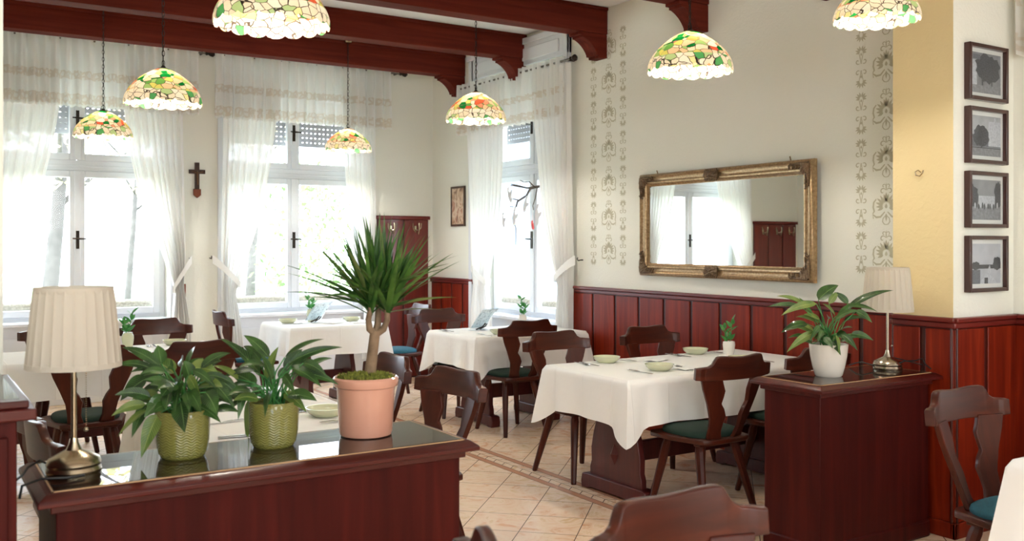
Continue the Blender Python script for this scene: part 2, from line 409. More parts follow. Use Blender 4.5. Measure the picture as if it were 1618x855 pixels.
def floormat():
    m, nt, out = newmat('peach_marble_tiles')
    p = principled(nt, out, **{'Roughness': .27, 'Specular IOR Level': .35})
    g = N(nt, 'ShaderNodeNewGeometry')
    # rotated 45 degree tiles, 0.305 m
    mp = N(nt, 'ShaderNodeMapping'); mp.inputs['Rotation'].default_value = (0, 0, PI / 4); mp.inputs['Scale'].default_value = (1 / .305,) * 3
    mp.inputs['Location'].default_value = (.37, .12, 0)
    nt.links.new(g.outputs['Position'], mp.inputs[0])
    br = N(nt, 'ShaderNodeTexBrick'); br.offset = 0; br.squash = 1
    br.inputs['Scale'].default_value = 1; br.inputs['Brick Width'].default_value = 1; br.inputs['Row Height'].default_value = 1
    br.inputs['Mortar Size'].default_value = .008; br.inputs['Mortar Smooth'].default_value = 0
    br.inputs['Color1'].default_value = (0, 0, 0, 1); br.inputs['Color2'].default_value = (1, 1, 1, 1)
    nt.links.new(mp.outputs[0], br.inputs['Vector'])
    nz = N(nt, 'ShaderNodeTexNoise'); nz.inputs['Scale'].default_value = 5; nz.inputs['Detail'].default_value = 9; nz.inputs['Distortion'].default_value = 1.6; nz.inputs['Roughness'].default_value = .62
    # offset marble per tile
    fl = N(nt, 'ShaderNodeVectorMath', operation='FLOOR'); nt.links.new(mp.outputs[0], fl.inputs[0])
    ad = N(nt, 'ShaderNodeVectorMath', operation='MULTIPLY_ADD'); ad.inputs[1].default_value = (3.7, 5.3, 0)
    nt.links.new(fl.outputs[0], ad.inputs[0]); nt.links.new(g.outputs['Position'], ad.inputs[2]); nt.links.new(ad.outputs[0], nz.inputs['Vector'])
    r = ramp(nt, [(.32, s2l((222, 170, 134))), (.45, s2l((236, 204, 174))), (.55, s2l((240, 214, 186))), (.66, s2l((222, 188, 148)))])
    nt.links.new(nz.outputs[0], r.inputs[0])
    # decorative strip running along y
    sp = N(nt, 'ShaderNodeSeparateXYZ'); nt.links.new(g.outputs['Position'], sp.inputs[0])
    def mth(op, a, b=None):
        n = N(nt, 'ShaderNodeMath', operation=op)
        if hasattr(a, 'type'): nt.links.new(a, n.inputs[0])
        else: n.inputs[0].default_value = a
        if b is not None:
            if hasattr(b, 'type'): nt.links.new(b, n.inputs[1])
            else: n.inputs[1].default_value = b
        return n.outputs[0]
    x, y = sp.outputs[0], sp.outputs[1]
    dx = mth('SUBTRACT', x, 3.465)
    ax = mth('ABSOLUTE', dx)
    instrip = mth('LESS_THAN', ax, .105)
    incore = mth('LESS_THAN', ax, .055)
    # parallelogram cells in the core
    k = mth('ADD', mth('MULTIPLY', y, 1 / .11), mth('MULTIPLY', ax, 8.0))
    fr = mth('FRACT', k)
    line1 = mth('LESS_THAN', fr, .07)
    edge = mth('LESS_THAN', mth('ABSOLUTE', mth('SUBTRACT', ax, .055)), .0025)
    edge2 = mth('LESS_THAN', mth('ABSOLUTE', mth('SUBTRACT', ax, .105)), .0025)
    mid = mth('LESS_THAN', ax, .0022)
    lc = mth('MULTIPLY', mth('MAXIMUM', line1, mid), incore)
    lines = mth('MAXIMUM', mth('MAXIMUM', lc, edge), edge2)
    mort = mth('MULTIPLY', br.outputs['Fac'], mth('SUBTRACT', 1.0, instrip))
    alll = mth('MAXIMUM', mort, lines)
    c1 = N(nt, 'ShaderNodeMix', data_type='RGBA'); nt.links.new(mth('SUBTRACT', instrip, incore), c1.inputs[0]); nt.links.new(r.outputs[0], c1.inputs[6]); c1.inputs[7].default_value = s2l((196, 142, 112))
    c2 = N(nt, 'ShaderNodeMix', data_type='RGBA'); nt.links.new(alll, c2.inputs[0]); nt.links.new(c1.outputs[2], c2.inputs[6]); c2.inputs[7].default_value = s2l((112, 92, 78))
    nt.links.new(c2.outputs[2], p.inputs['Base Color'])
    bp = bump(nt, p, alll, .25, .002); bp.invert = True
    return m
M['floor'] = floormat()

# ------------------------------------------------------------------ room shell
X0, Y0 = -3.2, -3.2      # unseen extents behind the camera
def struct(mb, name, mat, parent=None, **k):
    o = mb.build(name, mat, parent, **k)
    if parent is None: o['kind'] = 'structure'
    return o
LW = -.42                # left wall of the window bay
struct(MB().box(X0, W + .5, Y0, B + .5, -.1, 0), 'floor', M['floor'])
struct(MB().box(X0, W + .5, Y0, B + .5, CEIL, CEIL + .1), 'ceiling', M['ceil'])

# openings: far wall windows centred at x, half niche width .78 ; top 3.15
WIN_FAR = [1.385, 3.488]
NH = .80
WTOP = 3.2
WZ0 = .77
DEP = .22                # niche depth
def wall_with_openings(name, lo, hi, opens, to3, mat):
    mb = MB()
    cur = lo
    for a, b, z0, z1 in sorted(opens):
        mb.box(*to3(cur, a), 0, CEIL)
        mb.box(*to3(a, b), z1, CEIL)
        if z0 > 0: mb.box(*to3(a, b), 0, z0)
        cur = b
    mb.box(*to3(cur, hi), 0, CEIL)
    return struct(mb, name, mat)
wall_far = wall_with_openings('wall_far', LW - .3, W + .5, [(c - NH, c + NH, 0, WTOP) for c in WIN_FAR], lambda a, b: (a, b, B, B + .4), M['wall'])
RW = [7.80, 1.35]
wall_right = wall_with_openings('wall_right', Y0, B, [(RW[0] - NH, RW[0] + NH, 0, WTOP), (RW[1] - NH, RW[1] + NH, 0, WTOP)], lambda a, b: (W, W + .4, a, b), M['wall'])
wl = MB(); wl.box(LW - .3, LW, 3.5, B, 0, CEIL)
wl.box(LW - .3, .247, 3.14, 3.5, 0, CEIL)
struct(wl, 'wall_left', M['wall_warm'] if False else M['wall'])
struct(MB().box(X0 - .3, X0, Y0, 3.5, 0, CEIL).box(X0, LW - .3, 3.14, 3.5, 0, CEIL), 'wall_side', M['wall'])
wall_near = wall_with_openings('wall_near', X0, W, [(-2.6, -1.2, .9, 2.7)], lambda a, b: (a, b, Y0 - .3, Y0), M['wall'])

# pilaster between the two bays on the right wall
PX, PY0, PY1 = 4.5, 2.87, 3.22
pil = struct(MB().box(PX, W - .001, PY0, PY1, 0, CEIL), 'wall_pilaster', [M['wall_warm'], M['wall']])
pm = pil.data
for pl in pm.polygons:
    pl.material_index = 0 if pl.normal.x < -.5 else 1

# ------------------------------------------------------------------ wainscot (child panels of the walls)
CAPZ = 1.12
def panel_run(parent, name, a, b, to3, zt=CAPZ, bw=.305, cap='y', start=None, proud=.022, panel_m='panelwood'):
    """boards between a and b; to3(a, b, out0, out1) -> x0,x1,y0,y1"""
    mb = MB()
    mb.box(*to3(a, b, 0, .012), 0, zt - .03, 1)
    n = max(1, round((b - a) / bw)); w = (b - a) / n
    for i in range(n):
        x = a + i * w
        mb.box(*to3(x + .016, x + w - .016, .012, proud), .08, zt - .06, 0)
    mb.box(*to3(a, b, .012, .03), 0, .08, 0)
    o = mb.build(name, [M[panel_m], M['groove']], parent, bevel=.004)
    c = MB().box(*to3(a, b, 0, .045), zt - .025, zt).box(*to3(a, b, 0, .032), zt - .055, zt - .025)
    c.build(name + '_cap', M['capwood' if cap == 'y' else 'capwoodx'], parent, bevel=.006)
    return o
rt = lambda a, b, o0, o1: (W - o1, W - o0, a, b)
panel_run(wall_right, 'wainscot', PY1, 6.865, rt)
panel_run(wall_right, 'wainscot', 8.60, B, rt, bw=.27)
panel_run(wall_right, 'wainscot', RW[1] + NH + .02, PY0 - .001, rt, bw=.2)
panel_run(wall_right, 'wainscot', Y0, RW[1] - NH - .02, rt)
panel_run(pil, 'wainscot', PY0 - .03, PY1, lambda a, b, o0, o1: (PX - o1, PX - o0, a, b), bw=.19)
panel_run(pil, 'wainscot', PX - .03, W - .003, lambda a, b, o0, o1: (a, b, PY0 - o1, PY0 - o0), cap='x', bw=.25)

# window casing on the right wall around the far window (white moulded boards)
tr = MB()
a, b = RW[0] - NH, RW[0] + NH
for y0, y1 in ((a - .1, a), (b, b + .1)):
    tr.box(W - .03, W, y0, y1, 0, 3.44)
    tr.box(W - .042, W - .03, y0 + .02, y1 - .02, .1, 3.40)
tr.box(W - .03, W, a - .1, b + .1, WTOP, 3.44)
tr.box(W - .05, W - .03, a - .12, b + .12, 3.40, 3.46)
tr.box(W - .045, W - .03, a + .05, b - .05, 3.24, 3.36)
struct(tr, 'trim_1', M['white'], bevel=.006)
tf = MB()
for c in WIN_FAR:
    for x0, x1 in ((c - NH - .05, c - NH), (c + NH, c + NH + .05)):
        tf.box(x0, x1, B - .014, B, 0, WTOP + .05)
    tf.box(c - NH, c + NH, B - .014, B, WTOP, WTOP + .05)
struct(tf, 'trim_2', M['white'], bevel=.004)
# white parapet panels beneath each window, inside the niches
pp = MB()
for c in WIN_FAR:
    pp.box(c - NH, c + NH, B + .10, B + .4, 0, WZ0 - .03)
    for i in range(2):
        pp.box(c - NH + .1 + i * .72, c - NH + .74 + i * .72, B + .085, B + .10, .14, WZ0 - .14)
for c in RW:
    pp.box(W + .10, W + .4, c - NH, c + NH, 0, WZ0 - .03)
    for i in range(2):
        pp.box(W + .085, W + .10, c - NH + .1 + i * .72, c - NH + .74 + i * .72, .14, WZ0 - .14)
struct(pp, 'trim_3', M['white'], bevel=.004)

# ------------------------------------------------------------------ windows
TZ0, TZ1 = 2.16, 2.30
def make_window(name, loc, rz, handle_side=0):
    hw = NH
    fr = MB()
    y0, y1 = 0, .06
    fr.box(-hw, -hw + .055, y0, y1, WZ0, WTOP).box(hw - .055, hw, y0, y1, WZ0, WTOP)
    fr.box(-hw + .055, hw - .055, y0, y1, WTOP - .055, WTOP).box(-hw + .055, hw - .055, y0, y1, WZ0, WZ0 + .045)
    fr.box(-hw + .055, hw - .055, y0 - .012, y1, TZ0 + .02, TZ1 - .02)
    fr.box(-hw + .055, hw - .055, y0 - .02, y1 + .01, TZ0 + .055, TZ0 + .075)
    root = fr.build(name, M['white'], None, bevel=.005, loc=loc, rz=rz)
    root['kind'] = 'structure'
    s = MB().box(-hw, hw, -.19, 0, WZ0 - .032, WZ0)
    s.build('window_sill', M['white'], root, bevel=.006)
    for (z0, z1) in ((WZ0 + .045, TZ0 + .02), (TZ1 - .02, WTOP - .055)):
        for sx in (-1, 1):
            xa, xb = sorted((sx * .004, sx * (hw - .055)))
            t = .062
            c = MB().box(xa, xa + t, -.03, .03, z0, z1).box(xb - t, xb, -.03, .03, z0, z1)
            c.box(xa + t, xb - t, -.03, .03, z0, z0 + t).box(xa + t, xb - t, -.03, .03, z1 - t, z1)
            cs = c.build('casement', M['white'], root, bevel=.006)
            MB().box(xa + t, xb - t, -.003, .003, z0 + t, z1 - t).build('pane', M['pane'], cs)
        # meeting strip
        MB().box(-.026, .026, -.045, -.03, z0, z1).build('meeting_strip', M['white'], root, bevel=.004)
    for z in (1.53, 2.66):
        h = MB().box(-.014, .014, -.055, -.045, z - .085, z + .085)
        h.tube([(0, -.055, z + .01), (0, -.09, z + .01)], .008, 8)
        h.tube([(-.05, -.092, z + .012), (0, -.094, z + .01), (.07, -.092, z + .008)], [.006, .009, .007], 8)
        h.build('window_handle', M['iron'], root, smooth='auto')
    # rolled draught cushion lying behind the lower panes, and the roller shutter let down a little
    d = MB().tube([(-hw + .08, .10, WZ0 + .13), (0, .105, WZ0 + .125), (hw - .08, .10, WZ0 + .13)], .05, 12)
    d.build('draught_roll', plain('draught_roll_cloth', (196, 188, 170), .9, noise=.4, nscale=50), root, smooth=True)
    sh = MB()
    z = 2.54
    while z < WTOP:
        sh.box(-hw + .06, hw - .06, .13, .142, z, z + .042)
        x = -hw + .06
        while x < hw - .08:
            sh.box(x, x + .030, .133, .139, z + .042, z + .052); x += .048
        z += .052
    sh.build('roller_shutter', M['shutter'], root)
    return root
make_window('window_1', (WIN_FAR[0], B + DEP, 0), 0)
make_window('window_2', (WIN_FAR[1], B + DEP, 0), 0)
make_window('window_3', (W + DEP, RW[0], 0), -PI / 2)
make_window('window_4', (W + DEP, RW[1], 0), -PI / 2)
for i, (x0, x1) in enumerate(((-2.6, -1.2),)):
    f = MB(); 
    f.box(x0, x0 + .06, Y0 - .2, Y0 - .14, .9, 2.7).box(x1 - .06, x1, Y0 - .2, Y0 - .14, .9, 2.7).box(x0, x1, Y0 - .2, Y0 - .14, .9, .96).box(x0, x1, Y0 - .2, Y0 - .14, 2.64, 2.7)
    f.box((x0 + x1) / 2 - .04, (x0 + x1) / 2 + .04, Y0 - .2, Y0 - .14, .9, 2.7)
    struct(f, 'window_%d' % (5 + i), M['white'])

# shutter strap winder by window 1
t = thing('shutter_strap_winder', (2.30, B, .99), 0, 'brown shutter strap winder set in the wall beside the tied drape', 'strap winder')
MB().box(-.03, .03, -.012, 0, -.11, .11).build('cover_plate', M['crossbrown'], t, bevel=.004)
MB().box(-.012, .012, -.018, -.012, -.09, .06).build('strap', plain('strap_tan', (190, 150, 120), .8), t)

# ------------------------------------------------------------------ beams with corbels
def corbel_poly():
    # (x from wall, z below beam)
    pts = [(0, 0), (.34, 0), (.34, -.03), (.30, -.03), (.30, -.055)]
    for i in range(9):
        a = PI / 2 * i / 8
        x, z = .28 - .15 * math.sin(a), -.205 + .15 * math.cos(a)
        cx, cz = .28 - .15 * i / 8, -.055 - .15 * i / 8
        pts.append((cx + (x - cx) * .45, cz + (z - cz) * .45))
    pts += [(.13, -.225), (.10, -.225), (.10, -.25), (0, -.25)]
    return pts
for k, y in enumerate((8.81, 7.63, 6.38, 5.17, 3.95, 2.6, 1.3, 0)):
    w = .17
    mb = MB().box(X0 if y < 3 else LW, W, y, y + w, 3.27, CEIL)
    mb.box(X0 if y < 3 else LW, W, y - .012, y + w + .012, CEIL - .03, CEIL)
    bo = struct(mb, 'ceiling_beam', M['beam'], bevel=.008)
    MB().prism(corbel_poly(), y + .01, y + w - .01, lambda p, q, t: (W - p * .86, t, 3.27 + q * .8)).build('corbel', M['beam'], bo, bevel=.004)

# ------------------------------------------------------------------ stencil on the right wall
def petal(mb, cx, cz, ang, ln, wd, fx):
    pts = []
    n = 7
    for i in range(n + 1):
        t = i / n
        pts.append((t * ln, wd * math.sin(PI * t ** .75) * .5))
    for i in range(n - 1, 0, -1):
        t = i / n
        pts.append((t * ln, -wd * math.sin(PI * t ** .75) * .5))
    ca, sa = math.cos(ang), math.sin(ang)
    vs = [fx(cx + p * ca - q * sa, cz + p * sa + q * ca) for p, q in pts]
    mb.add(vs, [tuple(range(len(vs)))])
def stroke(mb, pts, wd, fx):
    n = len(pts); vs = []
    for k in range(n):
        a = pts[max(k - 1, 0)]; b = pts[min(k + 1, n - 1)]
        dx, dz = b[0] - a[0], b[1] - a[1]; L = math.hypot(dx, dz) or 1
        w = wd * (.35 + .65 * math.sin(PI * (k + .5) / n)) / 2
        vs.append(fx(pts[k][0] - dz / L * w, pts[k][1] + dx / L * w)); vs.append(fx(pts[k][0] + dz / L * w, pts[k][1] - dx / L * w))
    mb.add(vs, [(2 * k, 2 * k + 2, 2 * k + 3, 2 * k + 1) for k in range(n - 1)])
def scroll(cx, cz, r, a0, turns, s=1):
    pts = []
    for i in range(15):
        t = i / 14
        rr = r * (1 - .75 * t); a = a0 + s * turns * 2 * PI * t
        pts.append((cx + rr * math.cos(a), cz + rr * math.sin(a)))
    return pts
def motif_big(mb, y, z, fx0):
    for s in (1, -1):
        fx = lambda p, q: fx0(y + s * p, z + q)
        for a, l in ((1.35, .055), (1.0, .058), (.65, .06), (.3, .056), (-.05, .05), (-.4, .045)):
            petal(mb, .022 * math.cos(a), -.005 + .022 * math.sin(a), a, l, .017, fx)
        stroke(mb, scroll(.024, .085, .022, PI * .9, .8, -1), .008, fx)
        stroke(mb, scroll(.016, .117, .014, PI * .9, .75, -1), .006, fx)
        stroke(mb, [(.07, .04), (.088, .02), (.092, -.01), (.085, -.035), (.095, -.05)], .012, fx)
        stroke(mb, [(.01, -.04), (.04, -.07), (.07, -.072), (.095, -.055), (.09, -.08)], .013, fx)
        stroke(mb, [(.002, -.06), (.022, -.08), (.026, -.1), (.014, -.115), (.0, -.118)], .007, fx)
    petal(mb, y, z - .02, PI / 2, .03, .018, lambda p, q: fx0(p, q)); petal(mb, y, z + .02, PI / 2, .06, .02, lambda p, q: fx0(p, q))
    petal(mb, y, z + .09, PI / 2, .05, .008, lambda p, q: fx0(p, q)); petal(mb, y, z - .05, -PI / 2, .05, .014, lambda p, q: fx0(p, q))
def motif_small(mb, y, z, fx0, flip):
    for s in (1, -1):
        fx = lambda p, q: fx0(y + s * p, z + q * flip)
        for a, l in ((1.25, .034), (.8, .036), (.35, .036), (-.1, .03)):
            petal(mb, .01 * math.cos(a), .022 + .01 * math.sin(a), a, l, .012, fx)
        stroke(mb, [(.016, .018), (.01, -.002), (.004, -.03), (.002, -.05)], .006, fx)
        stroke(mb, scroll(.024, -.034, .018, -PI * .75, .8, 1), .008, fx)
    petal(mb, y, z + .0 * flip, PI / 2, .02, .012, fx0)
st = MB()
fxw = lambda p, q: (W - .0012, p, q)
for k in range(-4, 6):
    zc = 2.02 + .29 * k
    if zc - .13 < CAPZ + .02 or zc + .13 > 3.45: continue
    for yc, ys in ((6.367, (6.578, 6.178)), (3.66, (3.84, 3.44))):
        motif_big(st, yc, zc, fxw)
        for yy in ys:
            motif_small(st, yy, zc + .07, fxw, 1); motif_small(st, yy, zc - .07, fxw, -1)
st.build('wall_stencil', plain('stencil_paint', (197, 192, 168), .85), wall_right)

# ------------------------------------------------------------------ curtains
def set_uv(o, nu, nv):
    me = o.data
    uv = me.uv_layers.new(name='UVMap')
    for l in me.loops:
        i = l.vertex_index
        uv.data[l.index].uv = ((i % (nu + 1)) / nu, (i // (nu + 1)) / nv)
M['valance'] = sheer('lace_valance', .06, trans=.42, lace=[(.03, .17), (.38, .50)])
def valance(name, x0, x1, zt, zb, loc, rz, label, seed, tab=False, grp='lace valances above the windows'):
    """v=0 bottom, v=1 top"""
    rnd = random.Random(seed)
    nu, nv = 300, 14
    waves = (x1 - x0) / .095
    ph = rnd.random() * 6
    def f(u, v):
        x = x0 + (x1 - x0) * u
        amp = .030 + .012 * (1 - v)
        y = (-.115 if x0 > 0 else -.07) - amp * math.sin(waves * 2 * PI * u + ph + .8 * math.sin(u * 17)) - .01 * math.sin(u * 40 + v * 2)
        z = zb + (zt - zb) * v
        if v == 0: z -= .014 * abs(math.sin(waves * 1.5 * PI * u * 1.3))
        return (x, y, z)
    mb = MB().grid(nu, nv, f)
    o = mb.build(name, M['valance'], None, smooth=True, loc=loc, rz=rz)
    set_uv(o, nu, nv)
    tag(o, label, 'valance', grp)
    return o
def interp(keys, t):
    for (a, va), (b, vb) in zip(keys, keys[1:]):
        if t <= b:
            s = (t - a) / (b - a) if b > a else 0
            s = s * s * (3 - 2 * s)
            return va + (vb - va) * s
    return keys[-1][1]
def zedge(keys, z):
    """x of a drape edge at height z; keys sorted from high z to low, softly blended"""
    def lin(z):
        if z >= keys[0][0]: return keys[0][1]
        for (za, xa), (zb, xb) in zip(keys, keys[1:]):
            if z >= zb: return xa + (xb - xa) * (za - z) / (za - zb)
        return keys[-1][1]
    return sum(lin(z + k * .03) for k in (-2, -1, 0, 1, 2)) / 5
def drape(outer, inner, ztie, loc, rz, label, ztop=3.15, zbot=.25, folds=8, seed=1, hook=None, lace=False, ypos=-.055, mat='sheer'):
    """outer/inner: (height, x) keys of the two edges"""
    root = thing('window_drape', loc, rz, label, 'curtain', 'sheer drapes tied back at the windows')
    nu, nv = 110, 70
    rnd = random.Random(seed)
    offs = [rnd.random() * 6 for _ in range(4)]
    def f(u, v):
        z = ztop + (zbot - ztop) * v
        xo, xi = zedge(outer, z), zedge(inner, z)
        w = abs(xi - xo)
        uu = u + .025 * math.sin(u * 9 + offs[0])
        x = xo + (xi - xo) * uu
        amp = min(.03, .012 + .04 / max(w, .08) * .12)
        y = ypos - .02 - amp * math.sin(folds * 2 * PI * u + offs[1]) - .4 * amp * math.sin(folds * 4.6 * PI * u + offs[2] + v * 1.5)
        return (x, y, z)
    MB().grid(nu, nv, f).build('drape_cloth', M[mat], root, smooth=True)
    # tie band from the hook round the drape
    xo, xi = zedge(outer, ztie), zedge(inner, ztie)
    hx, hz = hook
    sg = 1 if xi > hx else -1
    def g(u, v):
        t = min(1, u * 1.6); w = max(0, (u - .625) / .375)
        x = hx + (xi + sg * .02 - hx) * t - sg * .10 * w
        z = hz + (ztie - hz) * t ** 1.1 + (v - .5) * (.085 - .02 * t)
        y = ypos - .075 + .02 * t + .12 * w ** 1.5 + .05 * (1 - t) ** 3
        return (x, y, z)
    MB().grid(40, 3, g).build('tie_band', M['tieband'], root, smooth=True)
    return root
def hook(loc, rz, label):
    root = MB().tube([(0, 0, 0), (0, -.02, 0), (0, -.05, -.005), (0, -.062, .008), (0, -.055, .022)], [.006, .005, .005, .005, .004], 8)
    root.lathe([(.0, 0), (.012, 0), (.012, .002)], 12)
    o = root.build('tieback_hook', M['iron'], None, smooth='auto', loc=loc, rz=rz)
    return tag(o, label, 'hook', 'tie-back hooks')
def rod(x0, x1, z, loc, rz, label, side=(1, 1)):
    root = thing('curtain_rod', loc, rz, label, 'curtain rod', 'curtain rods')
    MB().tube([(x0, -.07, z), (x1, -.07, z)], .010, 12).build('rail', M['rodmetal'], root, smooth='auto')
    for s, x in ((-1, x0), (1, x1)):
        if not side[0 if s < 0 else 1]: continue
        fn = MB()
        fn.tube([(x, -.07, z), (x + s * .015, -.07, z), (x + s * .03, -.07, z), (x + s * .05, -.07, z), (x + s * .075, -.07, z), (x + s * .1, -.07, z)],
                [.011, .02, .012, .024, .03, .008], 12)
        fn.build('finial', M['iron'], root, smooth='auto')
        MB().box(x - s * .03 - .008, x - s * .03 + .008, -.07, 0, z - .012, z + .012).build('bracket', M['iron'], root, bevel=.003)
    return root
FL = (0, B, 0)
rod(.40, 2.50, 3.36, FL, 0, 'dark curtain rod with ball finials above the window beside the crucifix', side=(1, 1))
rod(2.60, 4.60, 3.36, FL, 0, 'dark curtain rod with ball finials above the window beside the coat rack', side=(0, 1))
valance('curtain_valance', .40, 2.42, 3.385, 2.75, FL, 0, 'gathered white lace valance over the window beside the crucifix', 3)
valance('curtain_valance', 2.585, 4.47, 3.385, 2.74, FL, 0, 'gathered white lace valance over the window nearer the coat rack', 5)
RL = (W, 7.86, 0)
rod(-1.0, 1.03, 3.13, RL, -PI / 2, 'dark curtain rod with finials on the side wall with the hanging branch')
valance('curtain_valance', -.95, .95, 3.17, 2.645, RL, -PI / 2, 'gathered beige banded lace valance above the hanging branch', 8)
R4 = (W, RW[1], 0)
rod(-1.5, .98, 3.13, R4, -PI / 2, 'dark curtain rod past the wall pilaster with the framed photographs')
valance('curtain_valance', -1.46, .9, 3.17, 2.50, R4, -PI / 2, 'lace valance at the frame edge past the framed photographs', 9)

T = 1.1
drape([(3.1, .50), (1.1, .50), (.25, .46)], [(2.75, 1.21), (2.29, 1.13), (1.83, 1.02), (1.49, .87), (1.1, .68), (.25, .74)], T, FL, 0,
      'sheer drape tied back on the side of the window away from the crucifix', seed=1, hook=(.45, 1.33))
drape([(3.1, 2.28), (2.75, 2.28), (1.35, 2.31), (1.08, 2.29), (.7, 2.36), (.25, 2.38)], [(3.1, 1.72), (2.75, 1.76), (2.36, 1.81), (1.89, 1.91), (1.49, 2.07), (1.05, 2.21), (.71, 2.18), (.25, 2.16)], T - .05, FL, 0,
      'sheer drape tied back beside the crucifix and the strap winder', seed=2, hook=(2.37, 1.34))
drape([(3.1, 2.66), (1.46, 2.65), (.89, 2.66), (.25, 2.64)], [(3.1, 3.26), (2.74, 3.23), (2.31, 3.17), (1.8, 3.07), (1.34, 2.92), (1.0, 2.79), (.77, 2.84), (.25, 2.9)], 1.08, FL, 0,
      'sheer drape with pale lace tie band across the wall from the drape by the crucifix', seed=3, hook=(2.57, 1.34), lace=True)
drape([(3.1, 4.31), (1.8, 4.32), (.25, 4.32)], [(3.1, 3.92), (2.47, 3.95), (2.14, 3.96), (1.82, 4.04), (1.45, 4.14), (1.1, 4.2), (.25, 4.16)], T, FL, 0,
      'sheer drape hanging beside the dark red coat rack panel', seed=4, hook=(4.34, 1.34))
hook((2.37, B, 1.35), 0, 'small tie-back hook beneath the crucifix on the side of the strap winder')
hook((2.565, B, 1.35), 0, 'small tie-back hook holding the pale lace tie band')
# right wall drapes: local x' = 7.86 - y
drape([(3.1, -.80), (2.64, -.78), (1.25, -.66), (1.1, -.60), (.8, -.68), (.25, -.70)], [(3.1, -.12), (2.6, -.10), (2.33, -.10), (1.9, -.14), (1.46, -.25), (1.1, -.38), (.83, -.32), (.25, -.30)], T, RL, -PI / 2,
      'sheer drape at the branch window on the side of the small framed picture', seed=5, hook=(-.70, 1.25), ztop=3.1)
drape([(3.1, 1.02), (2.52, 1.02), (1.31, 1.04), (.8, 1.03), (.25, 1.03)], [(3.1, .42), (2.61, .47), (2.29, .53), (1.77, .61), (1.4, .77), (1.11, .88), (.78, .84), (.25, .82)], T + .08, RL, -PI / 2,
      'sheer drape at the branch window beside the stencilled wall', seed=6, hook=(1.12, 1.35), ztop=3.1, lace=True)
drape([(3.1, -.86), (.25, -.86)], [(3.1, .0), (.25, .0)], T, R4, -PI / 2,
      'sheer drape past the wall pilaster, only its edge in view', seed=15, mat='sheerdense', hook=(-.9, 1.33), ztop=3.1)
drape([(3.1, .84), (.25, .84)], [(3.1, .0), (.25, .0)], T, R4, -PI / 2,
      'sheer drape on the camera side of the window past the pilaster', seed=16, mat='sheerdense', hook=(.95, 1.33), ztop=3.1)
hook((W, 6.735, 1.35), -PI / 2, 'small brass tie-back hook on the stencilled side wall')

# ------------------------------------------------------------------ hanging branch with paper birds
br = thing('hanging_branch', (4.98, 7.55, 2.0), 0, 'bare hanging twig hung with pale felt birds in the side window', 'decoration')
def bp(u, v, d=None, x=4.98):
    r = ((SN + (u - 809) / 1505 * CS), (CS - (u - 809) / 1505 * SN), -(v - 384) / 1505)
    dd = x / r[0]
    return Vector((x - 4.98, r[1] * dd - 7.55, H + r[2] * dd - 2.0))
bm_ = MB()
def twig(pts, r0, r1, wob=0):
    P = [bp(u, v) + Vector(((i % 2) * .03 * wob, 0, 0)) for i, (u, v) in enumerate(pts)]
    bm_.tube(P, [1.05 * r0 + 1.05 * (r1 * 1.2 - r0) * i / (len(P) - 1) for i in range(len(P))], 7)
twig([(856, 294), (845, 295), (838, 298), (828, 309), (818, 318), (811, 328), (810, 345), (811, 360), (815, 387)], .014, .003, 1)
twig([(845, 295), (830, 297), (815, 294), (803, 293)], .009, .004, 1)
twig([(832, 297), (818, 293), (808, 291)], .006, .004)
twig([(843, 294), (836, 287), (828, 288), (822, 285)], .006, .003)
twig([(818, 316), (806, 314), (800, 310), (784, 310)], .006, .002, 1)
twig([(811, 327), (803, 326)], .004, .002)
twig([(849, 297), (846, 312), (842, 325), (843, 332)], .006, .003)
bm_.build('branch', M['twig'], br, smooth='auto')
MB().tube([bp(846, 294), bp(846, 294) + Vector((0, 0, .62))], .0012, 5).build('thread', M['paper'], br)
def bird(u, v, sc, colr, ang):
    p = bp(u, v)
    mb = MB()
    body = [(-.05, .0), (-.03, .018), (0, .022), (.03, .016), (.055, .002), (.09, .02), (.085, -.005), (.03, -.018), (-.02, -.018)]
    ca, sa = math.cos(ang), math.sin(ang)
    mb.prism([((a * ca - b * sa) * sc, (a * sa + b * ca) * sc) for a, b in body], -.006, .006, lambda a, b, t: (p.x - .03 + t, p.y + a, p.z + b))
    mb.prism([((a * ca - b * sa) * sc, (a * sa + b * ca) * sc) for a, b in [(-.01, .01), (.02, .05), (.045, .055), (.025, .005)]], -.01, -.006, lambda a, b, t: (p.x - .03 + t, p.y + a, p.z + b))
    mb.tube([(p.x - .03, p.y, p.z), (p.x - .03, p.y, p.z + .14)], .0008, 4)
    o = mb.build('felt_bird', colr, None)
    o.location = (4.98, 7.55, 2.0)
    return o
felt = plain('pale_felt', (214, 212, 214), .95); feltred = plain('red_felt', (206, 84, 84), .95)
for k, (u, v, s_, m_, a_, lb) in enumerate(((810, 312, 1.2, felt, 1.2, 'pale felt bird hanging behind the highest fork of the twig'), (834, 326, 1.2, felt, 1.9, 'pale felt bird under the middle of the twig'),
        (800, 352, 1.1, felt, 1.4, 'pale felt bird at the end of the bent twig'), (817, 346, 1.3, felt, 1.7, 'pale grey felt bird with dark wing beside the bent twig'),
        (853, 345, 1.5, felt, 1.6, 'long pale felt bird hanging nearest the tied drape'), (846, 358, .6, feltred, 1.3, 'tiny red felt bird above the window handle'))):
    o = bird(u, v, s_, m_, a_)
    tag(o, lb, 'decoration', 'felt birds on the branch')

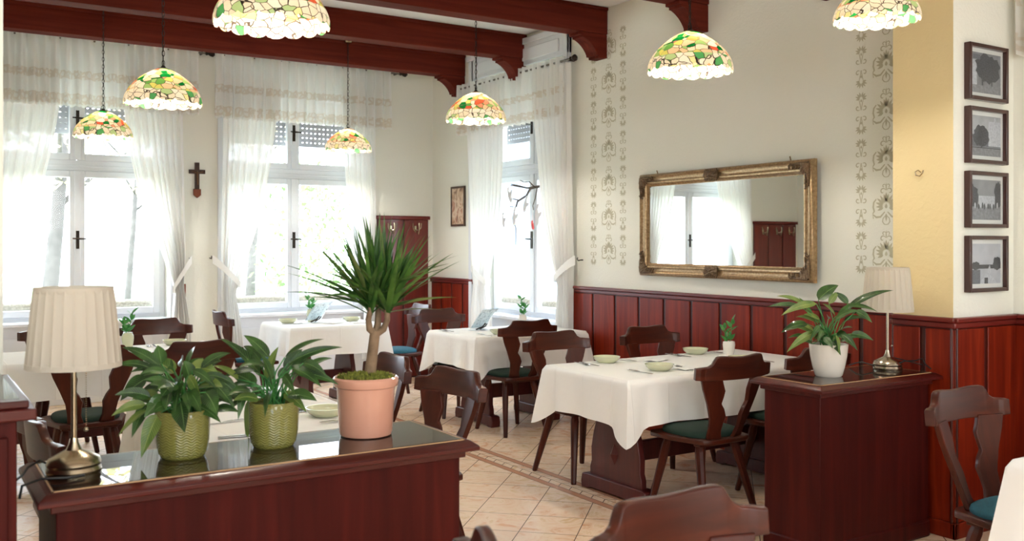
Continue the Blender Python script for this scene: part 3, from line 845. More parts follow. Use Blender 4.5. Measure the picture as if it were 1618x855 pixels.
# ------------------------------------------------------------------ crucifix
cr = thing('crucifix', (2.437, B, 2.13), 0, 'small dark wooden crucifix hanging between the two far windows', 'crucifix')
MB().box(-.022, .022, -.02, 0, -.17, .16).box(-.078, -.022, -.02, 0, .05, .09).box(.022, .078, -.02, 0, .05, .09).build('cross', M['cross'], cr, bevel=.003)
MB().prism([(-.036, -.10), (.036, -.10), (.036, -.16), (0, -.19), (-.036, -.16)], -.026, 0, lambda p, q, t: (p, t, q)).build('holy_water_bowl', M['crossbrown'], cr, bevel=.004)
fg = MB(); fg.tube([(0, -.026, .075), (0, -.03, .03), (.004, -.026, -.06)], [.006, .009, .005], 8); fg.tube([(-.055, -.024, .072), (0, -.028, .055), (.055, -.024, .072)], [.003, .005, .003], 6)
fg.build('corpus_figure', plain('dull_bronze', (112, 78, 52), .4, metal=.5), cr, smooth=True)

# ------------------------------------------------------------------ coat racks
def coat_rack(x0, x1, label, hooks, loc=FL, rz=0):
    root = thing('coat_rack_panel', loc, rz, label, 'coat rack', 'coat racks on the far wall')
    mb = MB().box(x0, x1, -.012, 0, 0, 1.76, 1)
    n = 2 if x1 - x0 < .8 else 3; w = (x1 - x0) / n
    for i in range(n):
        mb.box(x0 + i * w + .01, x0 + (i + 1) * w - .01, -.024, -.012, .02, 1.76, 0)
    mb.build('panel', [wood('coat_panel_wood', (92, 22, 14), (122, 36, 24), 'z', .35, .4), M['groove']], root, bevel=.004)
    MB().box(x0 - .01, x1 + .01, -.045, 0, 1.76, 1.80).build('cap_rail', M['capwoodx'], root, bevel=.006)
    for hx in hooks:
        h = MB().box(hx - .012, hx + .012, -.03, -.024, 1.62, 1.69)
        h.tube([(hx, -.03, 1.64), (hx, -.07, 1.61), (hx, -.10, 1.60), (hx, -.12, 1.66), (hx, -.115, 1.72)], [.006, .006, .006, .006, .009], 8)
        for s in (-1, 1):
            h.tube([(hx, -.03, 1.65), (hx + s * .03, -.05, 1.64), (hx + s * .05, -.065, 1.67), (hx + s * .052, -.068, 1.72)], [.005, .005, .005, .007], 8)
        h.build('coat_hook', M['brass'], root, smooth='auto')
    return root
coat_rack(4.36, 4.99, 'dark red coat rack panel with brass hooks in the far corner', (4.52, 4.82))
coat_rack(LW + .04, .42, 'dark red coat rack panel with three hooks, seen only in the mirror', (-.24, .0, .26))

# ------------------------------------------------------------------ pictures
def picture(w, h, loc, rz, label, frame_m, art, mat_b, shapes=None, depth=.025, fw=.02, mb_w=.025, grp=None, cat='picture', curved=False):
    root = thing('framed_picture', loc, rz, label, cat, grp)
    f = MB()
    f.box(-w / 2, -w / 2 + fw, -depth, 0, -h / 2, h / 2).box(w / 2 - fw, w / 2, -depth, 0, -h / 2, h / 2)
    f.box(-w / 2 + fw, w / 2 - fw, -depth, 0, -h / 2, -h / 2 + fw).box(-w / 2 + fw, w / 2 - fw, -depth, 0, h / 2 - fw, h / 2)
    f.build('picture_frame', frame_m, root, bevel=.003)
    MB().box(-w / 2 + fw, w / 2 - fw, -.012, 0, -h / 2 + fw, h / 2 - fw).build('mount_board', mat_b, root)
    pr = MB().box(-w / 2 + fw + mb_w, w / 2 - fw - mb_w, -.0135, -.012, -h / 2 + fw + mb_w, h / 2 - fw - mb_w)
    pw, ph_ = w / 2 - fw - mb_w, h / 2 - fw - mb_w
    mats = [art]
    if shapes:
        for i, (poly, m_) in enumerate(shapes):
            y = -.0137 - .0001 * i
            pr.add([(p * pw, y, q * ph_) for p, q in poly], [tuple(range(len(poly)))], i + 1); mats.append(m_)
    pr.build('print', mats, root)
    MB().box(-w / 2 + fw, w / 2 - fw, -.018, -.0165, -h / 2 + fw, h / 2 - fw).build('glazing', clear_glass('picture_glass', ior=1.35), root)
    return root
PF = wood('photo_frame_wood', (48, 18, 14), (66, 26, 20), 'z', .3, .4)
PM = plain('photo_mount', (214, 216, 214), .8)
G1 = plain('photo_dark', (40, 44, 52), .5, rgb2=(78, 82, 90), nscale=160); G2 = plain('photo_mid', (112, 118, 126), .5, rgb2=(84, 88, 98), nscale=140)
G3 = plain('photo_light', (190, 196, 204), .5, rgb2=(160, 166, 176), nscale=90); G4 = plain('photo_street', (140, 144, 150), .5, rgb2=(112, 116, 122), nscale=60)
def blob(cx, cz, rx, rz, seed, n=26):
    r_ = random.Random(seed)
    return [(max(-1, min(1, cx + rx * (1 + r_.uniform(-.16, .16)) * math.cos(2 * PI * i / n))), max(-1, min(1, cz + rz * (1 + r_.uniform(-.16, .16)) * math.sin(2 * PI * i / n)))) for i in range(n)]
def rect(x0, x1, z0, z1): return [(x0, z0), (x1, z0), (x1, z1), (x0, z1)]
PRINTS = [
    [(rect(-1, -.62, -1, .62), G3), (blob(.1, .25, .85, .72, 1), G1), (rect(-.3, -.2, -1, .0), G1), (rect(.35, .42, -1, .0), G1), (rect(-1, 1, -1, -.62), G4), (rect(-.9, -.4, .66, .9), G2)],
    [(rect(-1, 1, -.55, .05), G2), (rect(.15, 1, -.5, .75), G3), (rect(.55, .66, -.5, .95), G3), (blob(-.32, -.02, .52, .55, 3), G1), (rect(-.36, -.28, -.8, -.3), G1), (rect(-1, 1, -1, -.62), G4), (rect(-1, 1, -.62, -.57), G1)],
    [(blob(-.85, .1, .35, .6, 4), G1), (blob(.85, .25, .3, .7, 5), G1), (rect(-.5, .6, -.3, .2), G3), (rect(-1, 1, -1, -.35), G4)] + [(blob(-.75 + .125 * i, -.30 + .05 * math.sin(i * 2.3), .055, .15, 20 + i, 12), G1 if i % 3 else G3) for i in range(13)],
    [(rect(-1, 1, -.25, -.05), G1), (blob(-.7, -.1, .3, .2, 8), G1), (blob(.75, .0, .28, .35, 9), G1), ([(-.5, -1), (.75, -1), (.35, -.55), (.25, -.05), (.0, -.5)], G3), (rect(-1, -.4, -1, -.3), G2), (rect(-.12, .12, -1, -.7), G1)],
]
def print_sky(k):
    return plain('photo_sky', ((150, 154, 160), (178, 182, 188), (120, 126, 132), (188, 192, 200))[k], .5, rgb2=((96, 100, 106), (140, 146, 152), (150, 152, 156), (160, 166, 176))[k], nscale=9)
for k, (z, lb) in enumerate(((2.385, 'topmost of the four framed black and white photographs on the pilaster side'), (2.058, 'framed photograph of a dark tree by a street, second from the top'),
                             (1.725, 'framed photograph of a crowd on a square, third from the top'), (1.392, 'lowest of the four framed black and white photographs, above the wood panelling'))):
    picture(.352, .292, (4.768, PY0, z), 0, lb, PF, print_sky(k), PM, shapes=PRINTS[k], depth=.035, fw=.02, mb_w=.022,
            grp='framed photographs on the pilaster')
def icon_mat():
    m, nt, out = newmat('faded_colour_print')
    p = principled(nt, out, **{'Roughness': .5})
    mp = coords(nt, (9, 1, 7))
    nz = N(nt, 'ShaderNodeTexNoise'); nz.inputs['Scale'].default_value = 1; nz.inputs['Distortion'].default_value = 1.5; nt.links.new(mp, nz.inputs[0])
    r = ramp(nt, [(.3, s2l((120, 80, 60))), (.42, s2l((196, 160, 130))), (.52, s2l((226, 205, 180))), (.62, s2l((190, 130, 100))), (.75, s2l((110, 96, 84)))])
    nt.links.new(nz.outputs[0], r.inputs[0]); nt.links.new(r.outputs[0], p.inputs['Base Color'])
    return m
IM = icon_mat()
picture(.30, .43, (W, 8.955, 1.895), -PI / 2, 'small narrow framed print of pale figures on the corner side wall', wood('thin_frame', (60, 36, 22), (84, 54, 34), 'z'), IM, PM, depth=.02, fw=.022, mb_w=0)
picture(.34, .62, (LW, 8.6, 1.86), PI / 2, 'framed brown print on the bay side wall, seen only in the mirror', wood('thin_frame2', (60, 36, 22), (84, 54, 34), 'z'), IM, PM, depth=.02, fw=.03, mb_w=0)

# ------------------------------------------------------------------ gilt wall mirror
mw, mh = 1.79, .81
mr = thing('wall_mirror', (W - .02, 5.035, 1.644), -PI / 2, 'large wide gilt framed mirror with carved corners above the panelling', 'mirror')
def frame_rail(mb, L, vertical, pos, w=.10):
    prof = [(0, 0), (.0, .03), (.012, .045), (.022, .04), (.034, .034), (.05, .038), (.062, .050), (.078, .046), (.088, .028), (w, .018), (w, 0)]
    return prof
f = MB()
prof = [(0, .0), (0, .030), (.010, .046), (.020, .050), (.030, .040), (.044, .034), (.056, .036), (.066, .044), (.078, .040), (.088, .022), (.10, .016), (.10, 0)]
ring = []
cs = [(-1, -1), (1, -1), (1, 1), (-1, 1)]
vs = []; fs = []
n = len(prof)
for (sx, sz) in cs:
    for (p, q) in prof:
        vs.append((sx * (mw / 2 - p), -q, sz * (mh / 2 - p)))
for i in range(4):
    j = (i + 1) % 4
    for k in range(n - 1):
        fs.append((i * n + k, j * n + k, j * n + k + 1, i * n + k + 1))
f.add(vs, fs)
f.build('mirror_frame', M['gold'], mr, smooth='auto')
MB().box(-mw / 2 + .09, mw / 2 - .09, -.016, 0, -mh / 2 + .09, mh / 2 - .09).build('mirror_glass', M['mirror'], mr)
def ornament(cx, cz, kind):
    mb = MB(); rnd = random.Random(int(cx * 100 + cz * 10))
    if kind == 'corner':
        sx = -1 if cx > 0 else 1; sz = -1 if cz > 0 else 1
        for i in range(9):
            a = PI / 2 * i / 8
            L = .15 if i in (0, 8) else .085
            ex, ez = cx + sx * (L * math.cos(a)), cz + sz * (L * math.sin(a))
            mb.tube([(cx, -.05, cz), ((cx + ex) / 2 + .006 * (-1) ** i, -.058, (cz + ez) / 2), (ex, -.046, ez)], [.014, .013, .005], 7)
        for i in range(5):
            mb.tube(  [(cx + sx * (.02 + .03 * i), -.055, cz + sz * .02 * (1 if i % 2 else -.3)), (cx + sx * (.035 + .03 * i), -.06, cz + sz * .012), (cx + sx * (.045 + .03 * i), -.05, cz + sz * .03)], [.008, .010, .005], 6)
            mb.tube(  [(cx + sx * .02 * (1 if i % 2 else -.3), -.055, cz + sz * (.02 + .03 * i)), (cx + sx * .012, -.06, cz + sz * (.035 + .03 * i)), (cx + sx * .03, -.05, cz + sz * (.045 + .03 * i))], [.008, .010, .005], 6)
    else:
        for i in range(-3, 4):
            mb.tube([(cx + i * .018, -.045, cz - .045), (cx + i * .021, -.058, cz), (cx + i * .018, -.045, cz + .045)], [.005, .011, .005], 7)
        mb.tube([(cx - .07, -.05, cz - .03), (cx, -.062, cz - .01), (cx + .07, -.05, cz - .03)], [.006, .012, .006], 7)
        mb.tube([(cx - .07, -.05, cz + .03), (cx, -.062, cz + .01), (cx + .07, -.05, cz + .03)], [.006, .012, .006], 7)
    mb.build('carved_ornament', M['golddark'], mr, smooth='auto')
for sx in (-1, 1):
    for sz in (-1, 1): ornament(sx * (mw / 2 - .03), sz * (mh / 2 - .03), 'corner')
for sz in (-1, 1): ornament(-.05, sz * (mh / 2 - .05), 'mid')
MB().tube([(-.42 + 1.1, -.01, mh / 2), (-.42 + 1.1, -.02, mh / 2 + .03)], .005, 6).tube([(-.7, -.01, mh / 2), (-.7, -.02, mh / 2 + .025)], .005, 6).build('hanging_screw', M['brass'], mr)
mr.rotation_euler = (0, 0, -PI / 2 + math.radians(-1.75))

# small wall hook stain on the warm pilaster face
o = MB().tube([(0, -.002, 0), (-.01, -.014, .012), (-.025, -.016, .004), (-.022, -.016, -.014), (.0, -.015, -.02), (.016, -.014, -.006), (.018, -.01, .01)], .003, 6).build('wall_hook', M['brass'], None, loc=(PX, 3.05, 1.87), rz=-PI / 2)
tag(o, 'tiny bent metal hook on the ochre pilaster face', 'hook')

# ------------------------------------------------------------------ Tiffany pendants
def make_pendant():
    root = thing('pendant_lamp', (0, 0, 0), 0, 'x', 'pendant lamp', 'leaded glass pendant lamps')
    R = .25; HT = .212
    keys = [(0, .12), (.05, .21), (.13, .35), (.24, .50), (.36, .635), (.5, .76), (.64, .86), (.78, .935), (.9, .98), (1.0, 1.0)]
    prof = []
    for i in range(24):
        t = i / 23
        r = 0
        for (t0, r0), (t1, r1) in zip(keys, keys[1:]):
            if t <= t1 + 1e-9:
                r = r0 + (r1 - r0) * (t - t0) / (t1 - t0); break
        prof.append((R * r, HT * (1 - t)))
    prof.append((R * 1.004, -.012)); prof.append((R * 1.0, -.02))
    def wob(r, z, a, k):
        if k >= len(prof) - 2:
            s = abs(math.sin(a * 9)) ** .6
            return r, z - (.016 * s if k == len(prof) - 1 else .004 * s)
        return r, z
    MB().lathe(prof, 108, wob=wob).build('glass_shade', M['tiffany'], root, smooth=True)
    MB().lathe([(.0, .228), (.012, .228), (.016, .218), (.03, .212), (.044, .204), (.046, .198), (.05, .19)], 24).build('shade_cap', M['iron'], root, smooth='auto')
    MB().lathe([(0.002, .065), (.02, .07), (.034, .09), (.036, .11), (.028, .13), (.016, .15), (.014, .17)], 20).build('bulb', M['bulb'], root, smooth=True)
    return root
M['bulb'] = emis('warm_bulb', (255, 249, 238), 145)
pend = make_pendant()
def chain(z0, z1, root):
    mb = MB()
    L = .042; n = int((z1 - z0) / (L * .78))
    L = (z1 - z0) / n / .78
    for i in range(n):
        zc = z0 + L * .5 + i * L * .78
        pts = []
        for k in range(11):
            a = 2 * PI * k / 10
            x = .0085 * math.sin(a); zz = L / 2 * math.cos(a)
            pts.append((x, 0, zc + zz) if i % 2 else (0, x, zc + zz))
        mb.tube(pts, .0021, 5, cap=False)
    mb.tube([(.009, .002, z0), (.004, .008, (z0 + z1) / 2), (.006, 0, z1)], .002, 5)
    mb.tube([(0, 0, z0 - .01), (.016, 0, z0 + .004), (.016, 0, z0 + .02), (0, 0, z0 + .036), (-.016, 0, z0 + .02), (-.016, 0, z0 + .004), (0, 0, z0 - .01)], .0025, 6)
    mb.build('chain', M['iron'], root, smooth='auto')
    MB().lathe([(.0, z1 + .0), (.02, z1), (.04, z1 + .012), (.045, z1 + .03), (.045, z1 + .035)], 20).build('ceiling_rose', M['brass'], root, smooth='auto')
# (u of axis, v of rim, d, scale)
pend_list = [(163, 212, 8.05, .94, 'small-looking leaded glass pendant over the table by the crucifix side window', CEIL),
             (258, 158, 6.02, .94, 'leaded glass pendant hanging just in front of the valance beside the crucifix', CEIL),
             (550, 234, 9.4, .91, 'leaded glass pendant over the table beneath the window nearer the coat rack', CEIL),
             (752, 186, 7.76, .98, 'leaded glass pendant in front of the branch window valance', CEIL),
             (430, 30, 4.02, .96, 'big leaded glass pendant cut by the photo top over the dividing cabinet with plants', CEIL),
             (1090, 106, 5.41, .96, 'leaded glass pendant above the gilt mirror', CEIL),
             (1385, 25, 4.3, .75, 'leaded glass pendant cut by the photo top in front of the ochre pilaster', CEIL)]
allp = []
for k, (u, v, d, sc, lb, zt) in enumerate(pend_list):
    p = depth_point(u, v, d)
    c = pend if k == 0 else copy_tree(pend)
    c.location = p; c.rotation_euler = (0, 0, k * 1.3); c.scale = (sc,) * 3
    c['label'] = lb
    allp.append(c)
for c in allp:
    chain(.225, (CEIL - .036 - c.location.z) / c.scale.x, c)

# ------------------------------------------------------------------ chairs
def board(mb, poly, x0, y0, z0, rz, lean, thick, top):
    """flat sawn board; poly in (x, z)"""
    ca, sa = math.cos(rz), math.sin(rz)
    def f(p, q, t):
        x = x0 + p * ca - t * sa
        y = y0 + p * sa + t * ca - lean * (q - 0)
        return (x, y, z0 + q)
    mb.prism(poly, -thick / 2, thick / 2, f)
def make_chair(cush='green'):
    root = thing('dining_chair', (0, 0, 0), 0, 'x', 'chair')
    # seat: tapered octagonal board
    pts = [(-.20, .20), (.20, .20), (.225, .17), (.225, .0), (.17, -.19), (.12, -.215), (-.12, -.215), (-.17, -.19), (-.225, .0), (-.225, .17)]
    MB().prism(pts, .425, .452, lambda p, q, t: (p, q, t)).build('seat', M['chairx'], root, bevel=.006)
    for y0, y1 in ((.10, .15), (-.15, -.10)):
        MB().box(-.155, .155, y0, y1, .405, .425).build('seat_batten', M['chairx'], root, bevel=.004)
    cu = MB()
    sp = []
    for i in range(28):
        a = 2 * PI * i / 28
        ex = 2 / 3.2
        cx, cy = math.cos(a), math.sin(a)
        wx = .195 - .025 * (1 - cy) / 2 * 1.0
        sp.append((wx * math.copysign(abs(cx) ** ex, cx), .005 + .18 * math.copysign(abs(cy) ** ex, cy)))
    rings = [(1.0, .452), (1.015, .463), (.99, .475), (.93, .483), (.8, .488), (.4, .491)]
    vs = []
    for s, z in rings: vs += [(x * s, y * s, z) for x, y in sp]
    fs = []
    n = len(sp)
    for k in range(len(rings) - 1):
        for i in range(n): fs.append((k * n + i, k * n + (i + 1) % n, (k + 1) * n + (i + 1) % n, (k + 1) * n + i))
    fs.append(tuple(range((len(rings) - 1) * n, len(rings) * n)))
    cu.add(vs, fs)
    cu.build('cushion', M[cush], root, smooth='auto')
    for sx in (-1, 1):
        for sy in (-1, 1):
            top = Vector((sx * .125, sy * .12 + .01, .425)); bot = Vector((sx * .195, sy * .205 + (.005 if sy > 0 else -.02), 0))
            mb = MB().tube([top, top + (bot - top) * .04, top + (bot - top) * .12, top + (bot - top) * .98, bot], [.018, .021, .0265, .017, .0145], 8)
            mb.build('leg', M['chair'], root, smooth=False)
    # two wavy splats
    for s in (-1, 1):
        inner = [(0, .038), (.05, .034), (.09, .044), (.13, .058), (.17, .050), (.20, .036), (.235, .050), (.27, .062), (.31, .056), (.34, .054)]
        outer = [(.34, -.062), (.28, -.058), (.20, -.042), (.12, -.030), (.06, -.034), (0, -.044)]
        poly = [(-s * x, z) for z, x in inner] + [(-s * x, z) for z, x in outer]
        if s < 0: poly = poly[::-1]
        mb = MB()
        # splay outwards going up
        ca = .42 * s
        def f(p, q, t, s=s, ca=ca):
            xx = p + s * (.080 + .085 * (q / .34))
            return (xx - t * math.sin(ca) * 1, -.175 - .075 * (q / .34) - .012 * math.sin(PI * q / .34) + abs(p) * 0 + p * s * .34 + t, .450 + q)
        mb.prism(poly, -.011, .011, f)
        mb.build('back_splat', M['chair'], root, bevel=.004)
    # crest rail: sawn outline bent to an arc, with scooped shoulders and block ends
    nu = 48
    def toph(x):
        x = abs(x)
        keys = [(0, .124), (.50, .132), (.56, .131), (.70, .085), (.76, .078), (1, .072)]
        return interp(keys, x)
    def both(x):
        x = abs(x); return .004 + .012 * (1 - x * x) * 0 + (.0 if x < .8 else (x - .8) * .03)
    vs = []; hwid = .268
    for i in range(nu + 1):
        x = -1 + 2 * i / nu
        a = x * .5
        Rr = .40
        cx, cy = Rr * math.sin(a) * hwid / (Rr * math.sin(.5)), Rr * (1 - math.cos(a)) * 1.25
        nx, ny = -math.sin(a), math.cos(a)
        th = .015 if abs(x) < .86 else .020
        for (dn, dz) in ((-th, both(x)), (th, both(x)), (th, toph(x) - .004), (th - .005, toph(x)), (-th + .005, toph(x)), (-th, toph(x) - .004)):
            lean = -.10 * dz
            vs.append((cx + nx * dn, -.285 + cy + ny * dn + lean, .775 + dz))
    fs = []
    k = 6
    for i in range(nu):
        for j in range(k):
            fs.append((i * k + j, i * k + (j + 1) % k, (i + 1) * k + (j + 1) % k, (i + 1) * k + j))
    fs.append(tuple(range(k - 1, -1, -1))); fs.append(tuple(range(nu * k, nu * k + k)))
    mb = MB(); mb.add(vs, [f[::-1] for f in fs]); mb.build('crest_rail', M['chairx'], root, bevel=.004)
    return root
protoG = make_chair('green'); protoT = make_chair('teal')
usedG = usedT = False
D_ = math.radians
# facing angle: 0 -> faces +y ; PI -> faces -y ; PI/2 -> faces -x ; -PI/2 -> faces +x
chairs = [
    # mirror table, far side (facing the camera side)
    (3.70, 4.98, PI, 'G', 'dark wood chair facing the room across the mirror-side table, in front of another chair back', 'chairs at the mirror table'),
    (4.50, 4.96, PI, 'G', 'dark wood chair with its back to the red wall panelling behind two bowls', 'chairs at the mirror table'),
    (3.74, 3.89, 0, 'G', 'green cushioned chair seen from behind at the table under the gilt mirror', 'chairs at the mirror table'),
    (4.46, 3.92, 0, 'G', 'chair mostly hidden behind the cabinet carrying the white potted plant', 'chairs at the mirror table'),
    # branch window table
    (4.10, 6.42, 0, 'G', 'green cushioned chair with its back to the room at the branch window table', 'chairs at the branch window table'),
    (4.08, 7.36, PI, 'G', 'chair between the branch window table and the corner panelling', 'chairs at the branch window table'),
    # near-left table behind the divider
    (1.93, 3.90, PI / 2 + .12, 'G', 'dark chair at the end of the plant cabinet beyond the pink pot, nearer of two', 'chairs at the table behind the plant cabinet'),
    (1.93, 4.62, PI / 2, 'G', 'dark chair half hidden behind the pink pot and moss', 'chairs at the table behind the plant cabinet'),
    (.66, 3.62, -PI / 2, 'G', 'chair crest low beside the shaded table lamp stem, larger of two', 'chairs at the table behind the plant cabinet'),
    (.66, 4.18, -PI / 2, 'G', 'chair crest showing just past the dark panelled cabinet end', 'chairs at the table behind the plant cabinet'),
    # long table under window 1
    (.93, 6.20, 0, 'G', 'chair with two wavy splats seen right behind the cream lamp', 'chairs at the long window table'),
    (1.53, 6.20, 0, 'G', 'chair backing onto the two green potted plants at the long window table', 'chairs at the long window table'),
    (.98, 7.55, PI, 'G', 'chair under the window with only a crest end showing beside the lampshade', 'chairs at the long window table'),
    (1.68, 7.55, PI, 'G', 'chair under the window behind the pale bowl and small sprig vase', 'chairs at the long window table'),
    # table under window 2
    (2.62, 8.45, -PI / 2, 'T', 'blue cushioned chair turned sideways below the lace tie band', 'chairs at the small corner window table'),
    (4.02, 8.35, PI / 2, 'T', 'blue cushioned chair in front of the coat rack panel', 'chairs at the small corner window table'),
    # right table and foreground
    (3.64, 2.02, PI, 'T', 'teal cushioned dark wood chair next to the cabinet with white potted plant, by cropped tablecloth', 'chairs near the camera'),
    (1.535, 1.42, PI, 'G', 'chair back cut off by the bottom of the photo in the tiled aisle', 'chairs near the camera'),
    (.71, 1.73, D_(60), 'G', 'chair of which only a crest tip shows below the plant cabinet', 'chairs near the camera'),
]
for (x, y, rz, k, lb, gp) in chairs:
    if k == 'G':
        place(protoG, usedG, (x, y, 0), rz, lb, gp, 'chair'); usedG = True
    else:
        place(protoT, usedT, (x, y, 0), rz, lb, gp, 'chair'); usedT = True

# ------------------------------------------------------------------ tables
def make_table(cx, cy, L, Wd, rz, label):
    """L along local x"""
    root = thing('trestle_table', (cx, cy, 0), rz, label, 'table', 'trestle tables')
    MB().box(-L / 2, L / 2, -Wd / 2, Wd / 2, .715, .745).build('tabletop', M['table'], root, bevel=.006)
    ex = L / 2 - .24
    prof = [(0, .24), (.06, .24), (.10, .225), (.18, .228), (.28, .205), (.36, .175), (.44, .165), (.52, .175), (.60, .165), (.64, .17)]
    poly = [(y, z + .075) for z, y in prof] + [(-y, z + .075) for z, y in prof[::-1]]
    for s in (-1, 1):
        x = s * ex
        e = MB().prism(poly, x - .022, x + .022, lambda p, q, t: (t, p, q))
        tp = e.build('trestle_panel', M['table'], root, bevel=.006)
        ft = MB().prism([(-.30, 0), (-.24, .0), (-.22, .012), (.22, .012), (.24, 0), (.30, 0), (.305, .04), (.295, .085), (.27, .092), (-.27, .092), (-.295, .085), (-.305, .04)], x - .042, x + .042, lambda p, q, t: (t, p, q))
        ft.build('foot_beam', M['table'], root, bevel=.006)
        d = MB()
        xo = x + s * .022
        d.add([(xo, -.036, .25), (xo, 0, .185), (xo, .036, .25), (xo, 0, .315), (xo + s * .03, 0, .25)], [(0, 1, 4), (1, 2, 4), (2, 3, 4), (3, 0, 4)])
        d.build('wedge_pin', M['table'], root)
    MB().box(-ex + .022, ex - .022, -.02, .02, .19, .31).build('stretcher', M['table'], root, bevel=.005)
    return root
def make_cloth(cx, cy, L, Wd, rz, label, over=.24, seed=1, crease=True):
    rnd = random.Random(seed)
    hx, hy = L / 2 + .006, Wd / 2 + .006
    zt = .752
    # perimeter samples, denser at corners
    per = []
    def side(p0, p1, nrm):
        n = 40
        for i in range(n):
            t = i / n
            tt = .5 - .5 * math.cos(PI * t)
            tt = .5 * tt + .5 * t
            P = Vector(p0).lerp(Vector(p1), tt)
            Ls = (Vector(p1) - Vector(p0)).length
            dc = min(tt, 1 - tt) * Ls
            sgn = -1 if tt < .5 else 1
            per.append((P, Vector(nrm), dc, sgn, tt * Ls))
    c = [(-hx, -hy), (hx, -hy), (hx, hy), (-hx, hy)]
    nr = [(0, -1), (1, 0), (0, 1), (-1, 0)]
    for i in range(4): side(c[i], c[(i + 1) % 4], nr[i])
    n = len(per)
    ph = [rnd.random() * 6 for _ in range(6)]
    rings = []
    NR = 14
    r0 = [(P.x, P.y, zt) for P, *_ in per]
    top = [(P.x * .97, P.y * .97, zt) for P, *_ in per]
    rings.append(top); rings.append([(P.x * .995, P.y * .995, zt - .001) for P, *_ in per])
    for k in range(1, NR + 1):
        t = k / NR
        ring = []
        for idx, (P, nn, dc, sgn, s) in enumerate(per):
            corner = math.exp(-(dc / .05) ** 2)
            tang = Vector((-nn.y, nn.x))
            diag = (Vector((math.copysign(1, P.x), math.copysign(1, P.y)))).normalized()
            # length of the hanging strand: square cloth corner
            Ls = over * (1 + .42 * math.exp(-(dc / .085) ** 2))
            out = nn * (.014 + .016 * math.sin(s * 9 + ph[0]) * t + .008 * math.sin(s * 23 + ph[1]) * t + .02 * t)
            out = out * (1 - corner) + diag * corner * (.014 + .075 * t)
            pinch = math.exp(-((dc - .11) / .045) ** 2) * .030 * t
            out -= nn * pinch
            slide = tang * (0)
            z = zt - .004 - Ls * t
            ring.append((P.x + out.x, P.y + out.y, z))
        rings.append(ring)
    vs = [p for r in rings for p in r]
    fs = [tuple(range(n))]
    for k in range(len(rings) - 1):
        for i in range(n):
            fs.append((k * n + i, (k + 1) * n + i, (k + 1) * n + (i + 1) % n, k * n + (i + 1) % n))
    mb = MB(); mb.add(vs, fs)
    o = mb.build('tablecloth', M['cloth'], None, smooth='auto', loc=(cx, cy, 0), rz=rz)
    o.data.set_sharp_from_angle(angle=math.radians(80))
    tag(o, label, 'tablecloth', 'white tablecloths')
    return o
TB = [ # cx, cy, L, W, rz, label table, label cloth
    (4.14, 4.42, 1.62, .78, 0, 'trestle table standing under the gilt mirror with a diamond wedge', 'cream tablecloth on the table under the gilt mirror'),
    (4.36, 6.89, 1.08, .78, 0, 'trestle table standing below the branch window', 'white tablecloth with clear menu holder below the branch window'),
    (1.33, 4.25, 1.24, .78, PI / 2, 'trestle table hidden behind the plant cabinet', 'cream tablecloth spread behind the plant cabinet'),
    (1.08, 6.97, 1.64, .76, 0, 'long trestle table under the window beside the crucifix', 'cream tablecloth on the long table behind the lampshade'),
    (3.33, 8.48, .90, .78, 0, 'small trestle table under the window nearer the coat rack', 'bright white tablecloth of the small table under the window by the coat rack'),
    (4.05, 1.44, 1.62, .80, 0, 'trestle table cropped by the photo edge past the framed photographs', 'cream tablecloth corner cropped by the photo edge beside the teal chair'),
]
for k, (cx, cy, L, w, rz, l1, l2) in enumerate(TB):
    make_table(cx, cy, L, w, rz, l1)
    make_cloth(cx, cy, L, w, rz, l2, seed=k + 3, over=.25 if k != 3 else .23)

# ------------------------------------------------------------------ tableware
ZT = .753
bprof = [(.0, .004), (.045, .004), (.05, 0), (.055, .002), (.078, .020), (.086, .038), (.083, .038), (.074, .022), (.05, .010), (0.0, .009)]
bowl0 = MB().lathe(bprof, 36, sx=1.0, sy=1.0).build('soup_bowl', M['bowl'], None, smooth='auto')
bowl0['category'] = 'bowl'
def make_fork():
    mb = MB()
    mb.prism([(-.006, 0), (.006, 0), (.004, .06), (.0035, .10), (-.0035, .10), (-.004, .06)], .001, .004, lambda p, q, t: (p, q, t))
    mb.prism([(-.0035, .10), (.0035, .10), (.011, .125), (.011, .145), (-.011, .145), (-.011, .125)], .003, .006, lambda p, q, t: (p, q, t + .06 * max(0, q - .1)))
    for i in range(4):
        x = -.0095 + i * .0063
        mb.box(x - .0016, x + .0016, .145, .19, .005, .008)
    o = mb.build('fork', M['steel'], None, bevel=.0008); o['category'] = 'fork'; return o
def make_spoon():
    mb = MB()
    mb.prism([(-.006, 0), (.006, 0), (.004, .06), (.003, .125), (-.003, .125), (-.004, .06)], .001, .004, lambda p, q, t: (p, q, t))
    mb.grid(8, 10, lambda u, v: ((u - .5) * .042 * math.sin(PI * min(max(v, .06), .96)) ** .55, .12 + .062 * v, .002 + .010 * ((2 * u - 1) ** 2 * .6 + (2 * v - 1) ** 2 * .4)))
    o = mb.build('spoon', M['steel'], None, smooth='auto'); o['category'] = 'spoon'; return o
def make_knife():
    mb = MB().prism([(-.007, 0), (.007, 0), (.006, .10), (.009, .11), (.009, .18), (.004, .215), (-.006, .218), (-.006, .10)], .001, .0035, lambda p, q, t: (p, q, t))
    o = mb.build('table_knife', M['steel'], None, bevel=.0008); o['category'] = 'knife'; return o
fork0, spoon0, knife0 = make_fork(), make_spoon(), make_knife()
nap0 = MB()
nap0.grid(16, 10, lambda u, v: (-.085 + .17 * u, -.05 + .10 * v, .004 + .006 * math.sin(u * 9) * math.sin(v * 5) ** 2 + .006 * (1 - abs(2 * v - 1))))
nap0 = nap0.build('paper_napkin', M['paper'], None, smooth=True, solid=.002); nap0['category'] = 'napkin'
cnt = {}
used = {}
